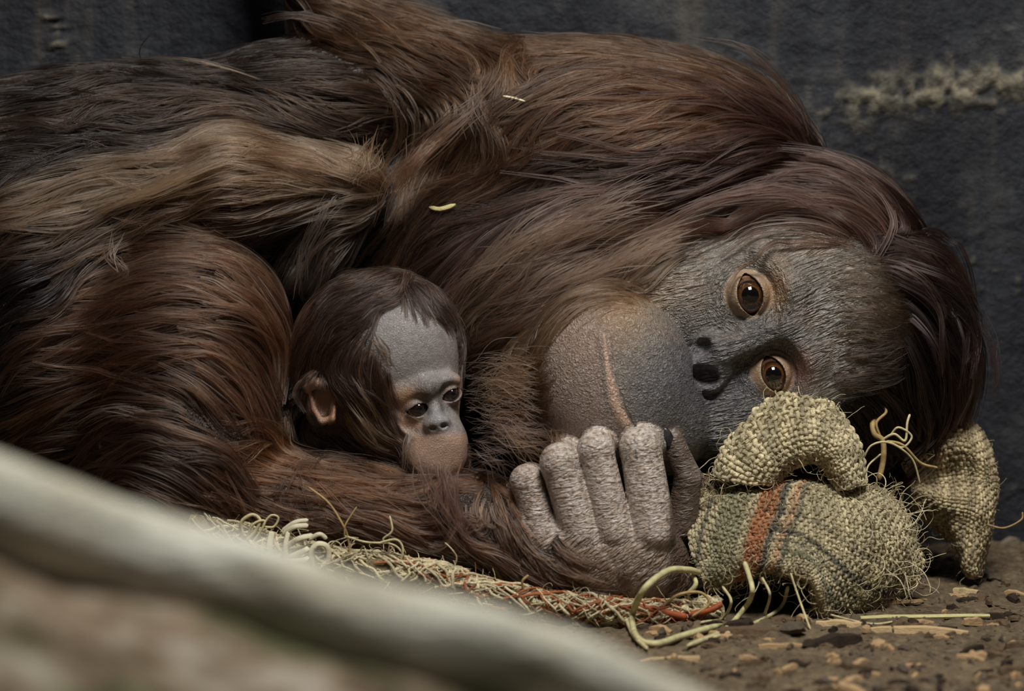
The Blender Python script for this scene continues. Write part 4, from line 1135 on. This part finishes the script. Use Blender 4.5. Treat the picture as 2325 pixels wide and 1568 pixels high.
upper_rows[0] = [(x, y, d + 62) for (x, y, d) in upper_rows[0]]; upper_rows[1] = [(x, y, d + 30) for (x, y, d) in upper_rows[1]]
G1, N1, F1 = weave('upper_fold', upper_rows, sack, 12.5, lambda u, v: plain(u, v), 11, wrinkle=4)
def striped(u, v):
    c = np.ones(u.shape + (1,)) * STRAW * (0.8 + 0.12 * np.sin(u * 29 + v * 9))[..., None]
    s = u - (0.43 - 0.36 * v) ; w = lambda a, b: (sstep(a - 0.008, a + 0.008, s) * (1 - sstep(b - 0.008, b + 0.008, s)))[..., None]
    def mixin(col, k):
        nonlocal c
        c = c * (1 - k) + col * k
    mixin(ORANGE, 0.85 * w(-0.045, 0.03)); mixin(NAVY, 0.85 * w(0.03, 0.055)); mixin(ORANGE, 0.5 * w(0.07, 0.10)); mixin(NAVY, 0.7 * w(0.10, 0.12))
    mixin(GREEN, 0.6 * w(-0.2, -0.08)); mixin(NAVY, 0.7 * w(-0.27, -0.245))
    t = v + 0.10 * np.sin(u * 5 + 0.5); b = lambda a, d: (sstep(a - 0.01, a + 0.01, t) * (1 - sstep(d - 0.01, d + 0.01, t)))[..., None] * (u > 0.3)[..., None]
    mixin(NAVY, 0.8 * b(0.50, 0.535)); mixin(NAVY, 0.7 * b(0.58, 0.60)); mixin(GREEN, 0.8 * b(0.66, 0.71)); mixin(NAVY, 0.6 * b(0.71, 0.725)); mixin(NAVY, 0.5 * b(0.38, 0.40))
    return c
lower_rows = [
    [(1580, 1118, 40), (1680, 1100, 60), (1790, 1088, 60), (1900, 1092, 40), (2000, 1112, 10), (2050, 1150, -40)],
    [(1562, 1170, 120), (1660, 1126, 140), (1780, 1106, 140), (1900, 1118, 120), (2010, 1150, 70), (2072, 1200, 0)],
    [(1566, 1240, 190), (1668, 1186, 215), (1800, 1166, 215), (1920, 1188, 190), (2030, 1222, 120), (2092, 1262, 20)],
    [(1585, 1296, 232), (1690, 1236, 262), (1810, 1226, 266), (1915, 1265, 230), (2020, 1300, 140), (2084, 1312, 40)],
    [(1598, 1322, 235), (1715, 1278, 280), (1830, 1272, 292), (1893, 1338, 250), (1980, 1358, 160), (2045, 1352, 60)],
    [(1610, 1335, 220), (1735, 1298, 270), (1842, 1318, 285), (1872, 1392, 250), (1945, 1395, 170), (2005, 1385, 80)],
    [(1640, 1330, 180), (1745, 1290, 225), (1835, 1310, 240), (1850, 1385, 200), (1920, 1395, 140), (1985, 1385, 50)],
]
G2, N2, F2 = weave('lower_fold', lower_rows, sack, 9.5, striped, 12, wrinkle=9)
rear_rows = [
    [(2040, 1030, -150), (2090, 975, -150), (2160, 940, -160), (2220, 970, -170), (2250, 1030, -190)],
    [(2050, 1062, -110), (2120, 1012, -90), (2185, 998, -90), (2238, 1040, -120), (2264, 1100, -170)],
    [(2066, 1096, -130), (2135, 1084, -116), (2200, 1080, -112), (2245, 1100, -124), (2262, 1140, -170)],
    [(2070, 1112, -120), (2145, 1130, -80), (2205, 1138, -78), (2246, 1160, -110), (2252, 1190, -160)],
    [(2080, 1150, -150), (2150, 1160, -100), (2200, 1186, -84), (2232, 1216, -110), (2236, 1240, -160)],
    [(2140, 1185, -160), (2168, 1185, -130), (2196, 1262, -88), (2218, 1272, -110), (2228, 1266, -160)],
    [(2150, 1190, -190), (2170, 1190, -180), (2190, 1262, -150), (2214, 1270, -150), (2224, 1264, -180)],
]
rear_rows = [[(x, y + (30 if k > 4 else 12 if k == 4 else 0), d - 20) for (x, y, d) in r_] for k, r_ in enumerate(rear_rows)]
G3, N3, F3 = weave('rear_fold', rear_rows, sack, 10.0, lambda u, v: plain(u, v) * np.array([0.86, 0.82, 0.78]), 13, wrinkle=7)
fuzz('loose_fibre', G1, N1, F1, 260, 46, 21); fuzz('loose_fibre', G2, N2, F2, 900, 46, 22, STRAW2 * 1.1)
fuzz('loose_fibre', G3, N3, F3, 220, 34, 23, STRAW2)
fuzz('loose_fibre', G2, N2, F2, 130, 110, 24, STRAW * 1.0, 1.2, [(a, b) for a in range(40, 60) for b in range(0, 40)], 0.5)
fuzz('loose_fibre', G2, N2, F2, 60, 90, 25, STRAW * 1.0, 1.3, [(a, b) for a in range(0, 45) for b in range(50, 60)], 0.5, -0.5)
fuzz('loose_fibre', G2, N2, F2, 90, 90, 26, STRAW * 1.0, 1.3, [(a, b) for a in range(0, 14) for b in range(0, 8)], 0.4, 0.4)
def mixpt(p):                                 # (px,py,d) or ('f',px,py,h) for a point lying on the floor
    return FL(*p[1:]) if p[0] == 'f' else C(*p)
threads = [
    ([(1592, 1300, 262), (1560, 1293, 300), (1515, 1296, 350), (1462, 1338, 420), ('f', 1436, 1420, 22), ('f', 1446, 1455, 8), ('f', 1490, 1468, 7), ('f', 1550, 1450, 7), ('f', 1640, 1425, 8)], 7.5, CORDY),
    ([(1690, 1275, 300), (1702, 1310, 345), (1708, 1345, 380), ('f', 1690, 1405, 24), ('f', 1640, 1440, 7), ('f', 1560, 1472, 6)], 6.0, CORDY),
    ([(1570, 1300, 262), (1580, 1325, 285), (1560, 1350, 280)], 5.5, CORDY),
    ([(1400, 1370, 290), ('f', 1420, 1415, 12), ('f', 1440, 1450, 6), ('f', 1470, 1478, 5)], 5.0, CORD),
    ([(1790, 1330, 270), ('f', 1770, 1395, 14), ('f', 1700, 1425, 5), ('f', 1620, 1452, 5)], 4.5, CORD),
    ([(1730, 1310, 290), (1748, 1350, 320), ('f', 1735, 1402, 4)], 3.2, CORD),
    ([(1795, 1300, 300), (1815, 1360, 320), ('f', 1840, 1432, 3)], 2.6, CORD),
    ([(1860, 1385, 250), ('f', 1900, 1405, 6), ('f', 1980, 1420, 4), ('f', 2040, 1412, 3)], 2.6, CORD),
    ([(1640, 1330, 280), (1660, 1365, 320), ('f', 1640, 1410, 8), ('f', 1590, 1418, 5)], 3.4, CORD),
    ([(1998, 942, -20), (1982, 960, 0), (1986, 985, 10), (2004, 1000, 10), (2006, 1040, 10), (1996, 1090, 10)], 7.0, CORDD),
    ([(2000, 1000, 10), (2030, 985, 20), (2055, 1000, 20), (2060, 960, 20), (2066, 940, 10)], 3.0, CORD),
    ([(2010, 1000, 10), (2050, 1010, 20), (2090, 1050, 10), (2130, 1062, 0)], 3.2, CORDD),
    ([(2000, 995, 10), (1990, 960, 15), (2012, 935, 10), (2000, 918, 0)], 3.4, CORDD),
    ([(1960, 1040, 30), (1980, 1010, 40), (2020, 1005, 40), (2070, 1040, 20), (2090, 1100, 0)], 2.4, CORD),
    ([(2020, 990, 15), (2040, 970, 25), (2070, 990, 20), (2050, 1015, 20), (2020, 1002, 15)], 2.6, CORD),
    ([(2000, 1030, 10), (1970, 1060, 30), (1968, 1100, 40)], 2.2, CORD),
    ([(2240, 1190, -100), (2280, 1198, -90), (2318, 1180, -90), (2322, 1162, -90)], 2.2, CORDD),
    ([(1700, 950, 60), (1720, 940, 70), (1755, 930, 75), (1762, 946, 80)], 3.0, CORD),
]
for pts, r, mt in threads:
    tube('loose_cord', [mixpt(p) for p in pts], r, mt, sack, 44, 6)

# frayed edge of a burlap blanket showing under the mother
edge = empty('burlap_blanket', tuple(W(C(1000, 1330, 200)) * np.array([1, 1, 0])))
tag(edge, 'frayed burlap blanket edge with orange strands showing below the furry forearm', 'blanket')
path = [(430, 1190, 215), (540, 1222, 230), (640, 1252, 240), (740, 1272, 250), (880, 1292, 262), (1000, 1312, 275), (1090, 1345, 285), (1220, 1372, 295), (1330, 1384, 295), (1420, 1392, 290), (1530, 1398, 270), (1630, 1390, 240)]
PT = crom([C(*p) for p in path], 160); Tn = np.gradient(PT, axis=0); Tn /= np.linalg.norm(Tn, axis=1)[:, None]
Nn = np.cross(Tn, [0, 0, 1.0]); Nn /= np.linalg.norm(Nn, axis=1)[:, None]; Bn = np.cross(Tn, Nn)
s_ = np.linspace(0, 1, 160)
# blanket body: a soft flattened roll reaching back under the animals
sides = 18; ang = np.linspace(0, 2 * np.pi, sides, endpoint=False); Vr = []
for a in ang:
    rr = 20 + 14 * fbm(np.stack([s_ * 22, np.full(160, math.cos(a)), np.full(160, math.sin(a))], 1), 3, 404)
    Vr.append(PT + rr[:, None] * (math.cos(a) * Nn + math.sin(a) * Bn * (1.0 if math.sin(a) < 0 else 2.6)))
Vr = np.stack(Vr, 1).reshape(-1, 3); i = np.arange(159)[:, None] * sides; j = np.arange(sides)[None]; j2 = (j + 1) % sides
mesh_np('blanket_cloth', Vr, np.stack([i + j, i + j2, i + sides + j2, i + sides + j], -1).reshape(-1, 4), None, CLOTH, edge)
r = np.random.default_rng(91); Ps, Rs, Cs = [], [], []
for k in range(620):
    c0 = r.uniform(0.0, 0.98); ln = r.uniform(0.05, 0.22); tt = np.clip(np.linspace(c0, c0 + ln, 14), 0, 1) * 159
    a = tt.astype(int); ph = r.uniform(0, 6.28) + np.linspace(0, r.uniform(1, 5), 14) * r.choice([-1, 1]); rr = r.uniform(24, 36)
    P = PT[a] + rr * (np.cos(ph)[:, None] * Nn[a] + np.sin(ph)[:, None] * Bn[a]); P += r.normal(0, 1.6, P.shape)
    Ps.append(P); Rs.append(np.full(14, r.uniform(1.2, 3.8)))
    org = ((0.44 < c0 + ln / 2 < 0.56) or (0.62 < c0 + ln / 2 < 0.98)) and r.uniform() < 0.42
    Cs.append((ORANGE * 0.85 if org else STRAW * 0.95) * r.uniform(0.6, 1.1))
tag(hair_np('blanket_strand', np.array(Ps), np.array(Rs), np.array(Cs), YARN, edge), kind='stuff')
Gp = np.stack([PT + 22 * (math.cos(a) * Nn + math.sin(a) * Bn) for a in np.linspace(-0.3, 3.4, 8)], 1); Np = np.stack([(math.cos(a) * Nn + math.sin(a) * Bn) for a in np.linspace(-0.3, 3.4, 8)], 1)
Np[..., 2] = np.abs(Np[..., 2])
fuzz('frayed_fibre', Gp, Np, edge, 1700, 42, 92, STRAW, 0.9, None, 0.8)
fuzz('frayed_fibre', Gp, Np, edge, 120, 95, 93, STRAW, 1.5, [(a, b) for a in range(20, 75) for b in range(8)], 0.9, 0.3)
fuzz('frayed_fibre', Gp, Np, edge, 150, 34, 94, ORANGE * 0.9, 1.2, [(a, b) for a in range(72, 90) for b in range(8)], 0.8, 0.3)
fuzz('frayed_fibre', Gp, Np, edge, 160, 60, 95, ORANGE * 0.9, 1.8, [(a, b) for a in range(118, 158) for b in range(8)], 0.9, 0.1)
# loops and flat plaited strips at the end of the blanket
for pts, rr, mt in [
    ([(552, 1215, 260), (548, 1185, 268), (572, 1168, 270), (590, 1180, 270), (580, 1205, 268), (558, 1228, 262)], 4.0, CORD),
    ([(560, 1220, 262), (575, 1190, 272), (600, 1182, 272), (592, 1205, 270), (566, 1240, 262)], 3.0, CORD),
    ([(596, 1192, 266), (615, 1170, 270), (632, 1175, 270), (622, 1195, 268), (600, 1196, 266)], 2.6, CORD),
    ([(700, 1105, 270), (745, 1140, 285), (775, 1185, 290), (790, 1220, 280), (796, 1270, 275)], 2.6, CORDD),
    ([(810, 1150, 285), (785, 1190, 288), (782, 1215, 285)], 2.0, CORDD),
    ([(885, 1170, 290), (890, 1205, 290), (870, 1225, 285), (900, 1240, 285), (918, 1260, 285)], 2.4, CORD),
    ([(780, 1215, 280), (830, 1230, 285), (880, 1232, 285)], 2.4, CORD),
    ([(900, 1300, 280), (915, 1250, 290), (900, 1225, 288), (860, 1232, 285)], 2.6, CORD),
    ([(1190, 1345, 300), (1186, 1320, 310), (1200, 1305, 310)], 3.0, CORDD),
    ([(1405, 1365, 285), (1450, 1375, 300), (1520, 1392, 300), (1560, 1400, 295)], 9.0, ORG_F),
    ([(1560, 1395, 290), (1610, 1385, 300), (1640, 1370, 295)], 7.0, ORG_F),
    ([(1500, 1380, 290), (1540, 1350, 300), (1590, 1345, 300), (1610, 1370, 300), (1570, 1400, 300)], 3.6, CORDD),
]:
    tube('loose_cord', [C(*p) for p in pts], rr, mt, edge, 36, 6)
def ribbon(name, pts, width, mat, parent, n=30, th=2.0):
    P = crom([C(*p) for p in pts], n); T = np.gradient(P, axis=0); T /= np.linalg.norm(T, axis=1)[:, None]
    Nn_ = np.cross(T, [0.2, 0.3, 1.0]); Nn_ /= np.linalg.norm(Nn_, axis=1)[:, None]; B_ = np.cross(T, Nn_)
    prof = [(-1, 0.2), (-0.6, 1), (0.6, 1), (1, 0.2), (0.6, -1), (-0.6, -1)]; wv = width * np.minimum(1, np.minimum(np.arange(n), np.arange(n)[::-1]) / 3 + 0.4)
    V = np.stack([P + (a * wv / 2)[:, None] * Nn_ + b * th * B_ for a, b in prof], 1).reshape(-1, 3)
    i = np.arange(n - 1)[:, None] * 6; j = np.arange(6)[None]; j2 = (j + 1) % 6
    return mesh_np(name, V, np.vstack([np.stack([i + j, i + j2, i + 6 + j2, i + 6 + j], -1).reshape(-1, 4), [[0, 1, 2, 5], [5, 2, 3, 4]], [[6 * n - 6, 6 * n - 1, 6 * n - 4, 6 * n - 5], [6 * n - 1, 6 * n - 2, 6 * n - 3, 6 * n - 4]]]), None, mat, parent)
PALE = cord_mat('pale_raffia', lin(214, 206, 176), 0.12)
for pts, w in [
    ([(614, 1275, 268), (612, 1240, 280), (618, 1205, 276)], 16), ([(650, 1285, 270), (648, 1240, 286), (655, 1205, 280)], 12),
    ([(640, 1215, 272), (668, 1196, 286), (700, 1192, 280)], 12), ([(650, 1240, 280), (680, 1222, 296), (712, 1215, 280)], 13),
    ([(655, 1265, 280), (690, 1250, 298), (700, 1243, 290)], 13), ([(648, 1272, 280), (690, 1270, 296), (700, 1262, 288)], 12),
    ([(712, 1282, 280), (706, 1255, 292), (720, 1235, 294), (742, 1240, 290), (746, 1270, 284), (730, 1285, 282)], 13),
    ([(640, 1205, 272), (670, 1185, 280), (700, 1180, 276)], 10), ([(700, 1225, 285), (725, 1212, 292), (742, 1222, 286)], 10)]:
    ribbon('raffia_strip', pts, w, PALE, edge)

# ------------------------------------------------------------------ litter on the floor
def wood(name, c, v=0.3, sc=(1, 1, 1)):
    m = NT(name); c = np.array(c); n = m.noise(160, 5, m.coord((1, 5, 5)), 0.65)
    m.base(m.ramp(n, [(0.3, tuple(c * (1 - v))), (0.7, tuple(np.minimum(c * (1 + v), 1)))])); m.rough(0.8, 0.25); m.bump(m.noise(300, 4, m.coord((1, 5, 5))), 0.7, 0.0008)
    return m.m
WOODS = [wood('brown_bark', lin(96, 78, 58)), wood('dark_bark', lin(50, 39, 30)), wood('tan_chip', lin(172, 142, 104)), wood('grey_chip', lin(118, 108, 92)), wood('pale_chip', lin(186, 164, 122))]
STRAWM = wood('yellow_straw', lin(204, 196, 140), 0.15); PEB = wood('earth_clod', lin(92, 82, 68), 0.35); TANSTICK = wood('tan_stick', lin(196, 168, 126), 0.18)

def world_floor(px, py):
    p = W(FL(px, py)); p[2] = float(floor_z(p[0], p[1])); return p

def litter(name, px, py, L, Wd, T, yaw, mat, label, cat, group=None, seed=0, bend=0.0, pitch=0.0, pointed=0.3, round_=False):
    """an irregular flake or stick of length L (px units) lying on the dirt; its base at the object's origin"""
    r = np.random.default_rng(seed); n = 6; xs = np.linspace(-0.5, 0.5, n) * L * S; V = []; q = []
    sides = 6 if round_ else 5
    for i, x in enumerate(xs):
        e = 1 - pointed * abs(2 * i / (n - 1) - 1) ** 2; w = Wd * S * 0.5 * e * r.uniform(0.75, 1.15); t = T * S * e * r.uniform(0.75, 1.2)
        y0 = bend * L * S * ((i / (n - 1) - 0.5) ** 2 - 0.08) + r.normal(0, 0.06) * Wd * S
        ring = [(-1, 0), (-0.75, 0.85), (0.1, 1.0), (0.85, 0.75), (1, 0)] if not round_ else [(-0.7, 0.1), (-1, 0.55), (-0.5, 1), (0.5, 1), (1, 0.55), (0.7, 0.1)]
        for a, b in ring: V.append((x + r.normal(0, 0.04) * Wd * S * (i in (0, n - 1)), y0 + a * w, b * t))
    for i in range(n - 1):
        for j in range(sides): q.append((i * sides + j, i * sides + (j + 1) % sides, (i + 1) * sides + (j + 1) % sides, (i + 1) * sides + j))
    me = bpy.data.meshes.new(name); me.from_pydata(V, [], [tuple(reversed(f)) for f in q] + [tuple(range(sides)), tuple(range((n - 1) * sides + sides - 1, (n - 1) * sides - 1, -1))]); me.materials.append(mat); me.update()
    o = bpy.data.objects.new(name, me); COL.objects.link(o); p = world_floor(px, py); p[2] -= 0.0006
    o.location = p; o.rotation_euler = (0, pitch, yaw); tag(o, label, cat, group); return o
R_ = math.radians
litter('straw_stalk', 2100, 1403, 290, 17, 12, R_(6), STRAWM, 'pale yellow-green straw stalk lying beside a tan stick on the dirt', 'straw', seed=1, round_=True, pointed=0.35)
litter('dry_stick', 2075, 1432, 235, 24, 15, R_(-8), TANSTICK, 'pale tan peeled stick lying below the yellow straw stalk', 'stick', seed=2, pointed=0.5, bend=0.04)
litter('dry_stick', 1905, 1420, 100, 26, 16, R_(-14), TANSTICK, 'short thick tan stick end in front of the burlap sack', 'stick', seed=3, pointed=0.2)
litter('bark_piece', 1900, 1458, 120, 42, 26, R_(30), WOODS[1], 'dark brown slab of bark lying across the dirt beside the short tan stick', 'bark', seed=4)
litter('wood_splinter', 1785, 1470, 120, 18, 12, R_(4), WOODS[2], 'flat light brown splinter lying in front of the dark bark slab', 'splinter', seed=5)
litter('wood_splinter', 1520, 1492, 130, 16, 9, R_(14), TANSTICK, 'pale splinter lying beside the fallen trunk below the cord loop', 'splinter', seed=6)
litter('bark_piece', 1720, 1440, 150, 50, 18, R_(-12), WOODS[0], 'broad brown bark flake lying in front of the striped sack', 'bark', seed=7)
litter('wood_chip', 2195, 1345, 56, 30, 14, R_(-24), WOODS[4], 'pale curved wood chip on the dirt to the side of the sack', 'wood chip', seed=8)
litter('wood_block', 2290, 1236, 70, 34, 24, R_(35), WOODS[3], 'small grey-brown wood block lying at the foot of the wall', 'wood block', seed=9)
litter('earth_clod', 2240, 1302, 34, 28, 22, R_(10), WOODS[3], 'lumpy grey clod of earth on the dirt by the wall', 'earth clod', seed=10)
litter('straw_stalk', 1980, 1380, 300, 8, 6, R_(32), STRAWM, 'thin long straw slanting away across the dirt beside the sack', 'straw', seed=11, round_=True, bend=0.1)
litter('wood_splinter', 2020, 1375, 190, 12, 8, R_(24), WOODS[2], 'long thin brown splinter lying behind the yellow straw stalk', 'splinter', seed=12)
litter('wood_chip', 1995, 1468, 60, 34, 18, R_(70), WOODS[2], 'light brown chip lying between the dark bark slab and bare dirt', 'wood chip', seed=13)
litter('bark_piece', 2275, 1395, 90, 26, 14, R_(-6), WOODS[1], 'dark sliver of bark at the end of the yellow straw stalk', 'bark', seed=14)
litter('wood_splinter', 2200, 1468, 100, 12, 8, R_(3), WOODS[3], 'grey splinter lying on open dirt below the tan stick', 'splinter', seed=15)
litter('earth_clod', 1800, 1445, 60, 46, 30, R_(20), PEB, 'rounded dark clod of earth between the bark flakes', 'earth clod', seed=16, round_=True, pointed=0.7)
rr = np.random.default_rng(1234)
kinds = [('wood_chip', WOODS[0], 'small brown wood chip scattered on the dirt floor', 'wood chip', 'brown chips on the dirt'),
         ('bark_flake', WOODS[1], 'small dark bark flake scattered on the dirt floor', 'bark', 'dark bark flakes on the dirt'),
         ('pale_chip', WOODS[2], 'small tan wood chip scattered on the dirt floor', 'wood chip', 'tan chips on the dirt'),
         ('earth_crumb', PEB, 'small rounded crumb of earth scattered on the dirt floor', 'earth clod', 'earth crumbs on the dirt')]
cnt = 0
while cnt < 240:
    px = rr.uniform(1480, 2330) if cnt < 190 else rr.uniform(1500, 3000); py = 1250 + (330 if cnt < 190 else 480) * rr.uniform(0, 1) ** 0.8
    if py < 1410 and px < 2110: continue
    if py > 1420 + 0 and px < 1500 + (py - 1480) * 2.2: continue
    k = kinds[rr.choice(4, p=[0.34, 0.22, 0.2, 0.24])]; L = rr.uniform(16, 64)
    rd = k[0] == 'earth_crumb'
    litter(k[0], px, py, L if not rd else L * 0.6, L * rr.uniform(0.3, 0.6), rr.uniform(7, 18), rr.uniform(0, 3.1), k[1], k[2], k[3], k[4], seed=2000 + cnt, round_=rd, pointed=0.7 if rd else 0.35, pitch=rr.uniform(-0.18, 0.18))
    cnt += 1
# fine crumbs nobody could count
n = 9000; X = rr.uniform(-0.15, 1.0, n); Y = rr.uniform(-0.5, wall_y - 0.01, n); Zf = floor_z(X, Y); sz = rr.uniform(0.0006, 0.0022, n) * rr.uniform(0.4, 1.1, n)
oct_v = np.array([(1, 0, 0), (-1, 0, 0), (0, 1, 0), (0, -1, 0), (0, 0, .8), (0, 0, -.8)], float); oct_f = np.array([(0, 2, 4), (2, 1, 4), (1, 3, 4), (3, 0, 4), (2, 0, 5), (1, 2, 5), (3, 1, 5), (0, 3, 5)])
yaw = rr.uniform(0, 6.28, n); v = oct_v[None] * sz[:, None, None] * rr.uniform(0.5, 1.6, (n, 6, 1)) * np.array([1.4, 0.8, 0.8]); cs, sn = np.cos(yaw)[:, None], np.sin(yaw)[:, None]
v = np.stack([v[..., 0] * cs - v[..., 1] * sn, v[..., 0] * sn + v[..., 1] * cs, v[..., 2]], -1) + np.stack([X, Y, Zf + sz * 0.2], -1)[:, None]
o = mesh_np('soil_crumbs', v.reshape(-1, 3), None, (oct_f[None] + 6 * np.arange(n)[:, None, None]).reshape(-1, 3), wood('soil_crumb', lin(98, 84, 66), 0.5), None, False, False)
tag(o, 'fine crumbs of soil and bark strewn over the dirt floor', 'soil', kind='stuff')

# ---- bits of plant caught in the fur
def flake(name, pts, width, mat, label, cat):
    o = ribbon(name, pts, width, mat, None, 14, 1.4); tag(o, label, cat); return o
def on_fur(px, py, h): 
    p = fm.hit(px, py); return (px, py, p[2] + h)
flake('leaf_scrap', [on_fur(975, 470, 40), on_fur(1000, 474, 42), on_fur(1035, 464, 40)], 11, STRAWM, 'pale yellow leaf scrap caught in dark fur between shoulder and cheek', 'leaf scrap')
flake('straw_piece', [on_fur(1142, 218, 34), on_fur(1165, 222, 36), on_fur(1192, 230, 34)], 6, PALE, 'short whitish straw piece caught in the fur of the back', 'straw')
flake('straw_piece', [on_fur(1650, 175, 30), on_fur(1662, 195, 34), on_fur(1690, 196, 30)], 5, TANSTICK, 'hooked tan straw piece caught in the fur of the shoulder hump', 'straw')
ell_mesh('ear', (1592, 428, fm.hit(1592, 428)[2] + 26), (16, 12, 10), (20, 0, 0), skin_mat_plain if False else wood('ear_skin', lin(150, 112, 84), 0.1), mother)
